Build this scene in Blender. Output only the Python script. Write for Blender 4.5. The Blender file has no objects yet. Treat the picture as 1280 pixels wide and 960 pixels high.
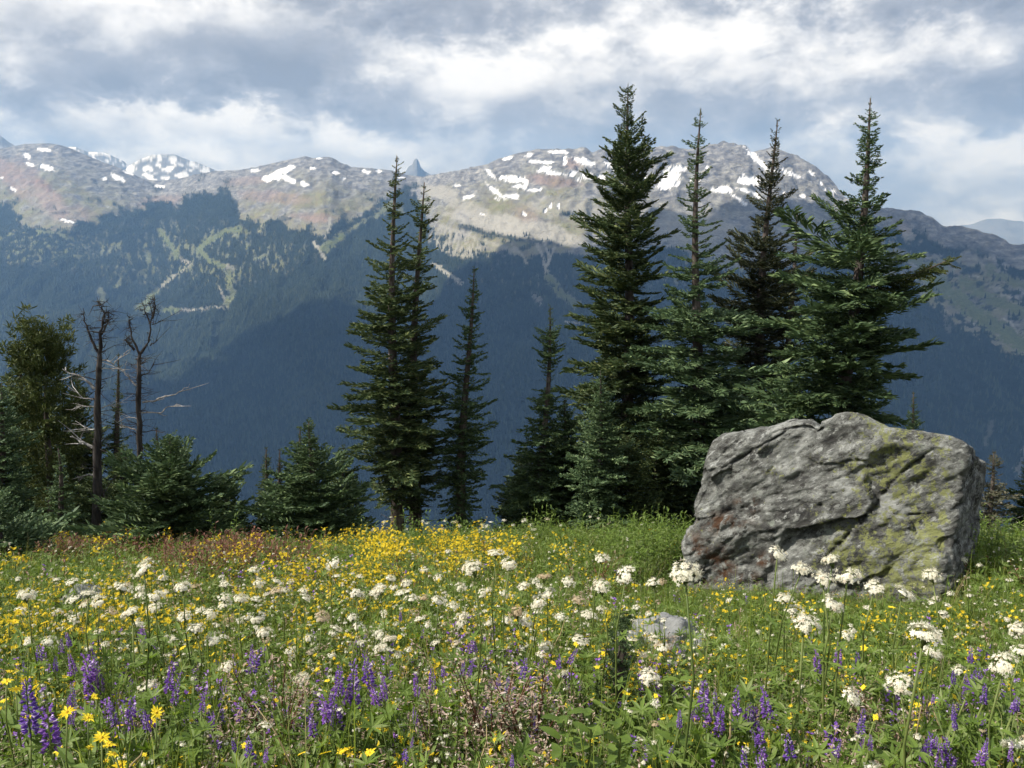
import bpy, math, random
import numpy as np
from mathutils import Vector, Matrix, Euler

# ------------------------------------------------------------------ camera, sky, sun, exposure
scene = bpy.context.scene
F, PITCH = 1075.0, math.radians(11.5)          # focal length in 1280-wide pixels, downward tilt
cam_data = bpy.data.cameras.new('camera')
cam_data.sensor_fit = 'HORIZONTAL'; cam_data.sensor_width = 36.0
cam_data.lens = 36.0 * F / 1280.0
cam_data.clip_start = 0.05; cam_data.clip_end = 200000.0
cam = bpy.data.objects.new('camera', cam_data)
scene.collection.objects.link(cam)
cam.location = (0, 0, 0)
cam.rotation_euler = (math.radians(90) - PITCH, 0, 0)
scene.camera = cam

SUN_EL, SUN_AZ = math.radians(47), math.radians(-97)   # azimuth from +Y (view), negative = to the left
S = Vector((math.sin(SUN_AZ) * math.cos(SUN_EL), math.cos(SUN_AZ) * math.cos(SUN_EL), math.sin(SUN_EL)))
sun_data = bpy.data.lights.new('sun', 'SUN')
sun_data.energy = 5.0; sun_data.angle = math.radians(0.6); sun_data.color = (1.0, 0.95, 0.87)
sun = bpy.data.objects.new('sun', sun_data)
scene.collection.objects.link(sun)
sun.rotation_euler = S.to_track_quat('Z', 'Y').to_euler()

scene.view_settings.view_transform = 'Standard'
scene.view_settings.look = 'None'
scene.view_settings.exposure = 0.7
scene.view_settings.gamma = 1.0
scene.view_settings.use_curve_mapping = False
scene.cycles.max_bounces = 4
scene.cycles.diffuse_bounces = 2
scene.cycles.glossy_bounces = 1
scene.cycles.transmission_bounces = 2
scene.cycles.transparent_max_bounces = 4
scene.cycles.volume_bounces = 0
scene.cycles.use_denoising = True
scene.cycles.use_adaptive_sampling = True
scene.cycles.adaptive_threshold = 0.025
scene.cycles.caustics_reflective = False
scene.cycles.caustics_refractive = False


class NT:
    """small node-tree writer"""
    def __init__(s, tree):
        s.t = tree; s.n = tree.nodes; s.l = tree.links
    def node(s, kind, **kw):
        nd = s.n.new(kind)
        for k, v in kw.items(): setattr(nd, k, v)
        return nd
    def put(s, sock, v):
        if isinstance(v, bpy.types.NodeSocket): s.l.new(v, sock)
        elif v is not None:
            if sock.type == 'RGBA' and len(v) == 3: v = (*v, 1)
            sock.default_value = v
    def math(s, op, a, b=None, c=None, clamp=False):
        nd = s.node('ShaderNodeMath', operation=op, use_clamp=clamp)
        for i, v in enumerate((a, b, c)):
            if v is not None: s.put(nd.inputs[i], v)
        return nd.outputs[0]
    def mix(s, f, a, b, mode='MIX'):
        nd = s.node('ShaderNodeMix', data_type='RGBA', blend_type=mode)
        s.put(nd.inputs[0], f); s.put(nd.inputs[6], a); s.put(nd.inputs[7], b)
        return nd.outputs[2]
    def noise(s, vec, scale, detail=4, rough=0.55, dist=0.0, col=False):
        nd = s.node('ShaderNodeTexNoise')
        if vec is not None: s.l.new(vec, nd.inputs['Vector'])
        nd.inputs['Scale'].default_value = scale; nd.inputs['Detail'].default_value = detail
        nd.inputs['Roughness'].default_value = rough; nd.inputs['Distortion'].default_value = dist
        return nd.outputs['Color' if col else 'Fac']
    def ramp(s, f, stops, interp='LINEAR'):
        nd = s.node('ShaderNodeValToRGB'); s.put(nd.inputs[0], f)
        nd.color_ramp.interpolation = interp
        e = nd.color_ramp.elements
        while len(e) < len(stops): e.new(0.5)
        for i, (p, c) in enumerate(stops):
            e[i].position = p
            e[i].color = (c, c, c, 1) if not hasattr(c, '__len__') else (*c, 1)
        return nd.outputs[0]
    def step(s, f, a, b):
        nd = s.node('ShaderNodeMapRange'); nd.interpolation_type = 'SMOOTHSTEP'
        s.put(nd.inputs[0], f); s.put(nd.inputs[1], a); s.put(nd.inputs[2], b)
        return nd.outputs[0]
    def attr(s, name):
        return s.node('ShaderNodeAttribute', attribute_name=name).outputs['Fac']
    def vmath(s, op, a, b):
        nd = s.node('ShaderNodeVectorMath', operation=op)
        s.put(nd.inputs[0], a); s.put(nd.inputs[1], b)
        return nd.outputs[0]


world = bpy.data.worlds.new('World'); scene.world = world; world.use_nodes = True
w = NT(world.node_tree); w.n.clear()
sky = w.node('ShaderNodeTexSky', sky_type='NISHITA', sun_disc=False)
sky.sun_elevation = SUN_EL; sky.sun_rotation = SUN_AZ; sky.altitude = 1900; sky.air_density = 1.2; sky.dust_density = 1.5
geo = w.node('ShaderNodeTexCoord').outputs['Generated']
sep = w.node('ShaderNodeSeparateXYZ'); w.l.new(geo, sep.inputs[0])
X, Y, Z = sep.outputs
deck = w.vmath('MULTIPLY', geo, (1.0, 1.0, 1.75))               # broad flat-based masses
deck = w.vmath('ADD', deck, (3.7, 1.3, 0.4))
mid = w.noise(deck, 4.6, 6, 0.56, 0.25)
fine = w.noise(deck, 13.0, 6, 0.62, 0.15)
az = w.math('ARCTAN2', X, Y); el = w.math('ARCSINE', Z)
wob = w.math('SUBTRACT', mid, 0.5)
azw = w.math('ADD', az, w.math('MULTIPLY', wob, 0.35)); elw = w.math('ADD', el, w.math('MULTIPLY', w.math('SUBTRACT', fine, 0.5), 0.09))
dens = None                                                    # single cloud masses: azimuth, elevation, widths (degrees), weight
for a0, e0, wa, we, k in [(-15, 8.6, 8, 1.9, 1.0), (-25, 6.8, 9, 1.4, .7), (-9, 12.6, 5, 1.8, 1.0), (15, 13.4, 5, 1.5, .9), (26, 11.6, 6, 1.8, 1.0), (32, 7.2, 6, 2.2, .9),
                          (-20, 5.6, 6, .9, -.8), (-10, 4.4, 6, 1.2, -.9), (-1, 8.6, 6, 1.9, -.9), (-28, 12.6, 8, 2.0, -.7), (27, 3.2, 9, 1.5, -.6), (10, 9.5, 8, 2.2, -.3)]:
    da = w.math('DIVIDE', w.math('SUBTRACT', azw, math.radians(a0)), math.radians(wa))
    de = w.math('DIVIDE', w.math('SUBTRACT', elw, math.radians(e0)), math.radians(we))
    g = w.math('MULTIPLY', w.math('EXPONENT', w.math('MULTIPLY', w.math('ADD', w.math('MULTIPLY', da, da), w.math('MULTIPLY', de, de)), -1.0)), k)
    dens = g if dens is None else w.math('ADD', dens, g)
hi_ = w.noise(w.vmath('ADD', deck, (-0.035, 0.0, 0.075)), 4.6, 6, 0.56, 0.25)     # how dense the cloud is a little towards the sun
relief = w.math('SUBTRACT', mid, hi_)
thick = w.math('ADD', w.math('MULTIPLY', mid, 1.35), w.math('MULTIPLY', fine, 0.85))
thick = w.math('SUBTRACT', w.math('SUBTRACT', thick, 0.58), w.math('MULTIPLY', relief, 0.75))
thick = w.math('ADD', thick, w.math('MULTIPLY', dens, 0.27))
cloud_col = w.ramp(thick, [(0.35, (0.80, 0.80, 0.805)), (0.43, (0.65, 0.66, 0.68)), (0.51, (0.475, 0.495, 0.53)), (0.61, (0.315, 0.34, 0.39)), (0.80, (0.21, 0.235, 0.28))])
cover = w.step(thick, 0.06, 0.2)
sky_col = w.mix(1.0, sky.outputs[0], (0.09, 0.09, 0.09), 'MULTIPLY')
out_col = w.mix(cover, sky_col, cloud_col)
bg = w.node('ShaderNodeBackground'); w.l.new(out_col, bg.inputs[0]); bg.inputs[1].default_value = 0.95
world.cycles.sampling_method = 'MANUAL'; world.cycles.sample_map_resolution = 512
w.l.new(bg.outputs[0], w.node('ShaderNodeOutputWorld').inputs[0])

# ------------------------------------------------------------------ helpers
COL = scene.collection
RNG = np.random.default_rng(11)
random.seed(5)
CP, SP = math.cos(PITCH), math.sin(PITCH)


def P(px, py, depth):
    """world point seen at photo pixel (1280 wide) at horizontal distance depth in front of the camera"""
    u, v = (px - 640.0) / F, (480.0 - py) / F
    k = depth / (CP + v * SP)
    return np.array([u * k, depth, (v * CP - SP) * k])


def project(x, y, z):
    d = y * CP - z * SP
    return 640 + F * x / d, 480 - F * (y * SP + z * CP) / d


def ground(x, y):
    x = np.asarray(x, float); y = np.asarray(y, float)
    z = -1.1 - 0.31 * y
    k = np.clip(y - 9.5, 0, 11.0)
    z = z - 0.020 * k * k - np.clip(y - 20.5, 0, None) * 0.30
    z = z + 0.05 * np.sin(x * 0.9 + 1.0) * np.sin(y * 0.7) + 0.03 * np.sin(x * 2.3 + y * 1.7)
    z = z - 0.006 * np.clip(-x - 2.5, 0, 30) ** 2 * 0.5
    return z


def on_ground(px, py, h=0.0):
    """meadow point (x, y) under the thing seen at the pixel at height h above the soil"""
    t0 = P(px, py, 1.0)
    lo, hi = 0.3, 14.0
    for _ in range(40):
        m = (lo + hi) / 2
        if t0[2] * m > float(ground(t0[0] * m, m)) + h: lo = m
        else: hi = m
    return t0[0] * lo, lo


def vnoise(x, y, z=None, seed=0):
    """smooth gradient noise, about -1..1"""
    x = np.asarray(x, float); y = np.asarray(y, float)
    z = np.zeros_like(x) if z is None else np.asarray(z, float)
    xi, yi, zi = np.floor(x).astype(np.int64), np.floor(y).astype(np.int64), np.floor(z).astype(np.int64)
    fx, fy, fz = x - xi, y - yi, z - zi
    sx, sy, sz = (f * f * f * (f * (f * 6 - 15) + 10) for f in (fx, fy, fz))
    def g(i, j, k):
        h = (xi + i) * 374761393 + (yi + j) * 668265263 + (zi + k) * 2147483647 + seed * 974711
        h = (h ^ (h >> 13)) * 1274126177
        h = h ^ (h >> 16)
        a = (h & 1023) / 1023.0 * 2 - 1; b = ((h >> 10) & 1023) / 1023.0 * 2 - 1; c = ((h >> 20) & 1023) / 1023.0 * 2 - 1
        return a * (fx - i) + b * (fy - j) + c * (fz - k)
    def lerp(a, b, t): return a + (b - a) * t
    r = lerp(lerp(lerp(g(0, 0, 0), g(1, 0, 0), sx), lerp(g(0, 1, 0), g(1, 1, 0), sx), sy),
             lerp(lerp(g(0, 0, 1), g(1, 0, 1), sx), lerp(g(0, 1, 1), g(1, 1, 1), sx), sy), sz)
    return r * 1.5


def fbm(x, y, z=None, octv=4, seed=0, gain=0.5, ridged=False):
    a, s, f = 1.0, 0.0, 1.0
    for o in range(octv):
        n = vnoise(x * f, y * f, None if z is None else z * f, seed + o * 17)
        s = s + a * ((1 - 2 * np.abs(n)) if ridged else n)
        a *= gain; f *= 2.03
    return s


def mesh_np(name, V, Fa, smooth=False):
    """mesh from numpy arrays; all faces have the same number of corners"""
    V = np.ascontiguousarray(V, np.float32); Fa = np.ascontiguousarray(Fa, np.int32)
    me = bpy.data.meshes.new(name)
    n, k = Fa.shape
    me.vertices.add(len(V)); me.vertices.foreach_set('co', V.ravel())
    me.loops.add(n * k); me.loops.foreach_set('vertex_index', Fa.ravel())
    me.polygons.add(n); me.polygons.foreach_set('loop_start', np.arange(0, n * k, k, dtype=np.int32))
    me.update(calc_edges=True)
    if smooth: me.polygons.foreach_set('use_smooth', np.ones(n, bool))
    me.validate()
    return me


def obj(name, me, mat=None, parent=None):
    o = bpy.data.objects.new(name, me)
    COL.objects.link(o)
    if mat is not None and me is not None and not me.materials: me.materials.append(mat)
    if parent is not None: o.parent = parent
    return o


def empty(name, loc=(0, 0, 0)):
    o = bpy.data.objects.new(name, None); COL.objects.link(o)
    o.location = Vector([float(c) for c in loc]); o.empty_display_size = 0.1
    return o


def tag(o, label=None, cat=None, group=None, kind=None):
    if label: o['label'] = label
    if cat: o['category'] = cat
    if group: o['group'] = group
    if kind: o['kind'] = kind
    return o


def attr_f(me, name, vals):
    a = me.attributes.new(name, 'FLOAT', 'POINT'); a.data.foreach_set('value', np.ascontiguousarray(vals, np.float32))


class MB:
    """collects shapes of one part as triangles and quads"""
    def __init__(s): s.v, s.f, s.m, s.cur = [], [], [], 0
    def add(s, verts, faces):
        b = len(s.v); s.v += [tuple(float(c) for c in v) for v in verts]
        s.f += [tuple(b + i for i in f) for f in faces]; s.m += [s.cur] * len(faces)
    def tube(s, pts, rad, sides=6, cap=True):
        pts = [np.array(p, float) for p in pts]
        rings = []
        for i, p in enumerate(pts):
            d = pts[min(i + 1, len(pts) - 1)] - pts[max(i - 1, 0)]
            d = d / (np.linalg.norm(d) + 1e-9)
            a = np.cross(d, (0.3, 0.9, 0.1) if abs(d[2]) > 0.9 else (0, 0, 1)); a /= np.linalg.norm(a) + 1e-9
            b = np.cross(d, a)
            r = rad[i] if hasattr(rad, '__len__') else rad
            rings.append([p + r * (math.cos(2 * math.pi * k / sides) * a + math.sin(2 * math.pi * k / sides) * b) for k in range(sides)])
        V = [q for r in rings for q in r]; Fc = []
        for i in range(len(pts) - 1):
            for k in range(sides):
                k2 = (k + 1) % sides
                Fc.append((i * sides + k, i * sides + k2, (i + 1) * sides + k2, (i + 1) * sides + k))
        if cap: Fc.append(tuple((len(pts) - 1) * sides + k for k in range(sides)))
        s.add(V, Fc)
    def leaf(s, base, tip, width, up=(0, 0, 1), bend=0.0, fold=0.0, segs=3, shape=None):
        """a lanceolate blade from base to tip, folded along its midrib"""
        base, tip = np.array(base, float), np.array(tip, float)
        d = tip - base; L = np.linalg.norm(d) + 1e-9; d /= L
        side = np.cross(d, up); side /= np.linalg.norm(side) + 1e-9
        nrm = np.cross(side, d)
        V, Fc = [], []
        for i in range(segs + 1):
            t = i / segs
            wd = width * (shape(t) if shape else math.sin(math.pi * min(1, 0.12 + t * 0.88)) ** 0.8) * 0.5
            c = base + d * L * t - nrm * bend * L * t * t
            if i == segs: V.append(c)
            else: V += [c - side * wd + nrm * fold * wd, c, c + side * wd + nrm * fold * wd]
        for i in range(segs - 1):
            a = i * 3
            Fc += [(a, a + 1, a + 4, a + 3), (a + 1, a + 2, a + 5, a + 4)]
        a = (segs - 1) * 3; tp = segs * 3
        Fc += [(a, a + 1, tp), (a + 1, a + 2, tp)]
        s.add(V, Fc)
    def mesh(s, name, mats, smooth=False):
        me = bpy.data.meshes.new(name); me.from_pydata(s.v, [], s.f)
        for m in (mats if isinstance(mats, (list, tuple)) else [mats]): me.materials.append(m)
        if any(s.m): me.polygons.foreach_set('material_index', s.m)
        if smooth: me.polygons.foreach_set('use_smooth', [True] * len(s.f))
        me.update(); return me


def material(name, build):
    m = bpy.data.materials.new(name); m.use_nodes = True
    t = NT(m.node_tree); t.n.clear()
    out = t.node('ShaderNodeOutputMaterial')
    t.l.new(build(t), out.inputs[0])
    return m


def principled(t, col, rough=0.8, bump=None, bstr=0.5, bdist=0.02, spec=0.3):
    b = t.node('ShaderNodeBsdfPrincipled')
    t.put(b.inputs['Base Color'], col); t.put(b.inputs['Roughness'], rough)
    b.inputs['Specular IOR Level'].default_value = spec
    if bump is not None:
        n = t.node('ShaderNodeBump'); n.inputs['Strength'].default_value = bstr; n.inputs['Distance'].default_value = bdist
        t.l.new(bump, n.inputs['Height']); t.l.new(n.outputs[0], b.inputs['Normal'])
    return b.outputs[0]


def leaf_mat(name, dark, light, trans=0.3, rough=0.55, island=True, spec=0.25, tcol=None, pale=None, aged=None):
    """thin foliage: each plant and each leaf a little different, some light through it"""
    def build(t):
        r1 = t.node('ShaderNodeObjectInfo').outputs['Random']
        g = t.node('ShaderNodeNewGeometry').outputs['Random Per Island']
        f = t.math('ADD', t.math('MULTIPLY', r1, 0.5 if island else 1.0), t.math('MULTIPLY', g, 0.5 if island else 0.0))
        c = t.mix(f, dark, light)
        if pale: c = t.mix(t.step(g, 0.82, 0.95), c, pale)
        if aged: c = t.mix(t.step(r1, 0.84, 0.97), c, aged)
        p = principled(t, c, rough, spec=spec)
        if trans <= 0: return p
        tr = t.node('ShaderNodeBsdfTranslucent')
        t.put(tr.inputs[0], t.mix(1.0, c, tcol or (1.25, 1.35, 0.55), 'MULTIPLY'))
        mx = t.node('ShaderNodeMixShader'); mx.inputs[0].default_value = trans
        t.l.new(p, mx.inputs[1]); t.l.new(tr.outputs[0], mx.inputs[2])
        return mx.outputs[0]
    return material(name, build)

# ------------------------------------------------------------------ the mountains across the valley
def curve(pts):
    a = np.array(pts, float)
    return lambda q: np.interp(q, a[:, 0], a[:, 1])

RIDGE = curve([(-1400, 260), (-700, 240), (-300, 205), (-100, 192), (0, 186), (12, 184), (30, 180), (60, 179), (75, 181), (90, 186), (110, 195), (130, 203), (150, 210), (165, 217),
               (180, 224), (200, 226), (225, 223), (250, 217), (270, 214), (295, 213), (320, 209), (345, 203), (370, 198), (382, 195), (392, 198), (405, 196), (415, 197),
               (425, 203), (440, 209), (460, 210), (490, 213), (510, 219), (530, 221), (535, 219), (550, 217), (580, 212), (595, 208), (610, 205), (625, 198), (645, 192),
               (670, 187), (690, 186), (705, 189), (720, 189), (732, 186), (740, 192), (755, 188), (775, 190), (795, 190), (810, 186), (825, 183), (845, 186), (860, 189),
               (880, 184), (897, 181), (905, 178), (912, 180), (925, 182), (935, 184), (940, 190), (948, 188), (965, 185), (985, 192), (1000, 197), (1020, 208), (1035, 222),
               (1045, 236), (1055, 248), (1075, 258), (1085, 259), (1100, 262), (1120, 264), (1133, 263), (1145, 266), (1160, 273), (1175, 282), (1190, 286), (1205, 288),
               (1220, 292), (1245, 298), (1260, 305), (1275, 309), (1290, 310), (1350, 330), (1600, 380), (2100, 420), (2700, 430)])
RDEPTH = curve([(-1400, 6000), (-300, 7000), (200, 7200), (300, 6600), (400, 6200), (520, 6300), (570, 5500), (700, 5200), (900, 5000), (1040, 4700), (1090, 4100), (1280, 3500), (1600, 3000), (2700, 3000)])
cols = np.concatenate([np.linspace(-1300, -70, 40)[:-1], np.arange(-70, 1352, 1.95), np.linspace(1352, 2600, 40)[1:]])
s_front = np.linspace(0, 1, 16)[:-1]; s_vis = np.linspace(0, 1, 320); s_back = np.linspace(0, 1, 14)[1:]
CX = cols[None, :]
rp = RIDGE(cols)[None, :]; rd = RDEPTH(cols)[None, :]
VD, VP = 2300.0, 690.0
sv = s_vis[:, None]
py_v = VP + (rp - VP) * sv
dep_v = VD + (rd - VD) * sv ** 1.35
u = (CX - 640) / F
def ray(py): v = (480 - py) / F; return 1 / (CP + v * SP), (v * CP - SP) / (CP + v * SP)
kx, kz = ray(py_v)
x_v, y_v, z_v = u * kx * dep_v, dep_v + 0 * u, kz * dep_v
# before the valley: the hidden slope under the meadow; behind the ridge: a fall to lower country
x0, y0, z0 = x_v[0], y_v[0], z_v[0]
sf = s_front[:, None]
y_f = 55 + (y0 - 55) * sf ** 1.6
x_f = x0 * (0.06 + 0.94 * sf ** 1.2)
gz = float(ground(0, 55.0)) - 3
z_f = gz + (z0 - gz) * sf ** 1.45
sb = s_back[:, None]
y_b = y_v[-1] + 300 * sb + 6500 * sb ** 3
x_b = x_v[-1] * (y_b / y_v[-1]); z_b = z_v[-1] - (z_v[-1] + 900) * np.minimum(1, sb * 2.6) ** 0.9
MX, MY, MZ = np.vstack([x_f, x_v, x_b]), np.vstack([y_f, y_v, y_b]), np.vstack([z_f, z_v, z_b])
SS = np.vstack([np.zeros_like(x_f), np.broadcast_to(sv, x_v.shape), np.ones_like(x_b)])
env = np.sin(np.pi * np.clip(SS, 0, 1)) ** 0.75
rid = fbm(MX / 900 + 0.25 * fbm(MX / 600, MY / 600, octv=2, seed=3), MY / 1300, octv=5, seed=21, gain=0.5, ridged=True)
gul = fbm(MX / 170, MY / 620, octv=4, seed=55, gain=0.55, ridged=True)
craggy = np.clip((SS - 0.72) / 0.2, 0, 1)
east = np.clip((MX / np.maximum(MY, 1) - 0.02) / 0.06, 0, 1)
disp = env * ((62 + 34 * np.clip((0.8 - SS) * 4, 0, 1)) * (rid - 0.4) + (20 + 22 * np.clip((0.8 - SS) * 4, 0, 1)) * (gul - 0.3)) * (0.8 + 0.5 * craggy * east)
disp += craggy * (14 + 22 * east) * fbm(MX / 130, MY / 130, octv=4, seed=77, ridged=True) * (0.25 + 0.75 * np.clip((1 - SS) * 12, 0, 1)) * (SS < 1)
disp += craggy * 9 * fbm(MX / 60, MY / 80, octv=3, seed=78) * (SS < 1.0)
disp[:len(s_front)] = 0
MZ = MZ + disp
nr, nc = MX.shape
MPX, MPY = project(MX, np.maximum(MY, 1), MZ)


def ell(cx, cy, rx, ry, ang=0.0):
    a = math.radians(ang); dx, dy = MPX - cx, MPY - cy
    return np.sqrt(((dx * math.cos(a) + dy * math.sin(a)) / rx) ** 2 + ((-dx * math.sin(a) + dy * math.cos(a)) / ry) ** 2)

def path(pts, width, wob=0.0):
    best = np.full(MPX.shape, 1e9)
    for (xa, ya), (xb, yb) in zip(pts[:-1], pts[1:]):
        dx, dy = xb - xa, yb - ya
        t = np.clip(((MPX - xa) * dx + (MPY - ya) * dy) / (dx * dx + dy * dy), 0, 1)
        best = np.minimum(best, np.hypot(MPX - xa - t * dx, MPY - ya - t * dy))
    return best / (width * 1.1)

seen = (SS > 0) & (SS < 1.0001)
nA = fbm(MPX / 9, MPY / 6, octv=3, seed=5); nB = fbm(MPX / 26, MPY / 16, octv=3, seed=6); nC = fbm(MPX / 4, MPY / 3, octv=2, seed=7)
SNOW = [(34, 195, 6, 3, 35), (38, 206, 8, 2.6, 15), (59, 210, 14, 3.6, 18), (55, 187, 12, 2, 5), (146, 222, 12, 3.6, 20), (130, 223, 3, 3, 0), (200, 233, 7, 2, 5), (84, 276, 10, 2.2, 12),
        (16, 236, 6, 2, 15), (160, 216, 8, 1.6, 20), (2, 223, 4, 2, 0), (349, 216, 26, 4.2, -22), (343, 221, 16, 5, -10), (361, 224, 14, 3.4, 24), (380, 230, 7, 3.4, 10),
        (318, 213, 7, 1.8, 0), (390, 210, 4, 1.8, 10), (419, 216, 6, 2, 10), (457, 215, 6, 2.4, 15), (472, 214, 5, 2, 0), (398, 198, 4, 1, 0), (430, 223, 3, 1.2, 0), (500, 222, 6, 1.2, 0),
        (634, 198, 8, 2.6, -15), (661, 194, 6, 2.6, -10), (697, 190, 14, 2.6, 2), (668, 202, 9, 2.5, 0), (683, 203, 9, 2.5, 0), (681, 211, 7, 6, 30), (690, 216, 20, 2.5, 8), (706, 200, 3.5, 6, -10),
        (731, 202, 16, 5, 20), (716, 217, 6, 4, 0), (735, 220, 13, 3.4, 10), (722, 225, 6, 2, 0), (613, 217, 11, 2.6, 48), (640, 224, 15, 4.4, 5), (657, 231, 3, 7, 20), (655, 225, 5, 4, 0),
        (647, 233, 9, 2.2, 0), (670, 237, 12, 2.4, -5), (641, 245, 10, 3.6, 10), (620, 240, 18, 3, 38), (585, 246, 8, 2.6, -14), (571, 232, 5, 1.5, 0), (603, 268, 4, 1.5, 20), (622, 249, 5, 1.5, 35),
        (655, 268, 4, 2, 40), (688, 257, 1.8, 4, 10), (698, 258, 1.8, 4, 0), (682, 263, 3.5, 2, -45), (752, 222, 9, 3, 10), (764, 206, 11, 3.4, 30), (837, 224, 15, 12, 0), (847, 211, 14, 5, 0),
        (828, 232, 10, 6, 0), (937, 226, 19, 6.5, 5), (905, 237, 19, 4.4, 0), (932, 238, 10, 3, 10), (942, 195, 16, 4.4, 48), (955, 207, 9, 4, 40), (990, 218, 17, 3.2, 26), (925, 250, 13, 2.4, 35),
        (945, 243, 8, 3.5, 35), (1014, 217, 7, 1.8, 40), (1026, 229, 4, 1.8, 40), (1003, 246, 4, 2.4, 0), (1040, 239, 6, 1.8, 30), (982, 241, 8, 1.6, 10), (870, 226, 10, 2.6, 0), (1030, 237, 3, 2, 0),
        (779, 214, 7, 3, 30), (808, 221, 6, 2, 0), (885, 210, 4, 2, 20), (968, 214, 8, 2, 20)]
snow = np.zeros_like(MPX)
for e in SNOW: snow = np.maximum(snow, np.clip((0.96 - ell(*e) + 0.34 * nC + 0.40 * nA) / 0.22, 0, 1))
snow *= seen

TREE = curve([(-1400, 300), (-200, 250), (0, 252), (30, 272), (55, 284), (90, 285), (115, 272), (140, 260), (175, 257), (205, 250), (235, 244), (255, 240), (275, 237), (287, 236), (296, 248),
              (300, 268), (330, 279), (370, 284), (400, 287), (420, 281), (440, 272), (458, 262), (482, 247), (500, 236), (520, 238), (532, 262), (545, 296), (570, 312), (600, 306),
              (630, 312), (660, 318), (690, 312), (735, 318), (780, 310), (840, 305), (900, 335), (960, 335), (1040, 312), (1080, 320), (1120, 345), (1160, 372), (1200, 402), (1240, 428), (1290, 450), (1500, 500), (2700, 500)])
tl = TREE(MPX)
forest = np.clip((MPY - tl + 13 * nB + 6 * nA + 5 * fbm(MPX / 4.5, MPY / 15, octv=3, seed=44)) / 5.0, 0, 1)
patch = np.clip((nB + 0.4 * nA - 0.25) / 0.25, 0, 1)                                  # scattered stands above the line
above = np.clip(1 - (tl - MPY) / 34.0, 0, 1)
forest = np.maximum(forest, patch * above * 0.9 * (MPX < 1050))
right = np.clip((MPX - 1040) / 30, 0, 1)
forest = np.maximum(forest, right * np.clip((nB * 1.1 + nA * 0.5 + 0.16) / 0.25, 0, 1) * np.clip((MPY - RIDGE(MPX) - 16) / 10, 0, 1))
forest = np.maximum(forest, np.clip(1.15 - path([(575, 283), (610, 292), (640, 298), (690, 304)], 3.2) + 0.5 * nC, 0, 1) * 0.9)
forest = np.maximum(forest, np.clip(1.1 - ell(715, 268, 22, 4) + 0.5 * nC, 0, 1))
mead = np.zeros_like(MPX); pale = np.zeros_like(MPX)
def add_run(arr, pts, wd, k=1.0, rough=0.5):
    np.maximum(arr, k * np.clip((1.0 - path(pts, wd) + rough * nA + 0.5 * nC) / 0.35, 0, 1), out=arr)
add_run(mead, [(300, 286), (275, 292), (258, 303), (248, 313), (262, 325), (280, 334)], 4.2)
add_run(pale, [(277, 333), (290, 335)], 4.0)
add_run(mead, [(285, 338), (287, 352), (291, 368), (284, 380)], 4.5, 0.8, 0.9)
add_run(mead, [(199, 288), (208, 301), (217, 311), (222, 322)], 4.0)
add_run(pale, [(222, 322), (240, 330), (226, 340), (208, 352), (197, 364)], 2.4)
add_run(mead, [(197, 364), (186, 374), (176, 384)], 4.2); add_run(pale, [(172, 386), (190, 388), (215, 388), (240, 387), (285, 383)], 2.0, 1.0, 0.2)
add_run(mead, [(170, 386), (222, 388)], 4.0); add_run(pale, [(274, 356), (279, 372), (282, 383)], 1.6)
add_run(mead, [(181, 308), (186, 325), (184, 336), (174, 344)], 3.0, 0.8, 0.9); add_run(mead, [(152, 348), (146, 358)], 2.4, 0.7, 0.9); add_run(mead, [(125, 362), (128, 378)], 4.0, 0.7, 0.9)
add_run(mead, [(318, 324), (334, 319)], 2.2, 0.8)
add_run(pale, [(413, 272), (412, 285), (406, 298)], 1.8, 0.9, 0.8); add_run(pale, [(393, 303), (400, 312), (407, 324)], 2.6); add_run(mead, [(404, 311), (415, 304), (427, 295)], 5.5, 1.0, 0.3)
add_run(mead, [(470, 268), (490, 256), (500, 262)], 5, 0.75, 0.9); add_run(mead, [(420, 300), (445, 282), (465, 270)], 2.2, 0.6, 0.8)
spk = np.clip((1.1 - ell(45, 308, 85, 26)) / 0.4, 0, 1) * np.clip((nA + 0.5 * nC - 0.05) / 0.25, 0, 1)
nS = fbm(MPX / 4.5 + 0.3 * nB, MPY / 15, octv=3, seed=44)
spk2 = np.clip((1.15 - ell(235, 318, 165, 46)) / 0.5, 0, 1) * np.clip((nS + 0.35 * nB - 0.10) / 0.3, 0, 1) * 0.8
spk2 = np.maximum(spk2, np.clip((1.15 - ell(640, 352, 120, 34)) / 0.6, 0, 1) * np.clip((nS + 0.3 * nB - 0.28) / 0.3, 0, 1) * 0.55)
spk2 = np.maximum(spk2, np.clip((1.15 - ell(900, 340, 150, 26)) / 0.6, 0, 1) * np.clip((nS + 0.4 * nB - 0.12) / 0.3, 0, 1) * 0.7)
mead = np.maximum(mead, np.maximum(spk, spk2) * 0.9)
add_run(pale, [(679, 300), (686, 320), (684, 332)], 2.2, 1.0, 0.9); add_run(pale, [(672, 306), (680, 322), (684, 348)], 2.4, 0.9, 0.6); add_run(pale, [(693, 310), (686, 330)], 2.0, 0.9, 0.8)
add_run(mead, [(686, 346), (700, 366), (722, 382)], 6.0, 0.9, 0.4); add_run(pale, [(668, 368), (676, 376)], 5, 0.5, 0.6); add_run(pale, [(705, 402), (724, 404)], 1.6, 0.7, 0.3)
add_run(pale, [(542, 330), (558, 342), (576, 354)], 3.4, 0.75, 0.6); add_run(pale, [(640, 306), (652, 318), (660, 332)], 1.8, 0.7, 0.9)
strk = np.clip((1.05 - ell(575, 304, 46, 20, 12)) / 0.3, 0, 1) * np.clip((fbm(MPX / 3.2 + MPY / 14, MPY / 22, octv=3, seed=91) + 0.15) / 0.35, 0, 1)
add_run(pale, [(550, 282), (600, 300), (650, 316)], 2.4, 0.6, 0.7)
rightrun = 1.0
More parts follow.
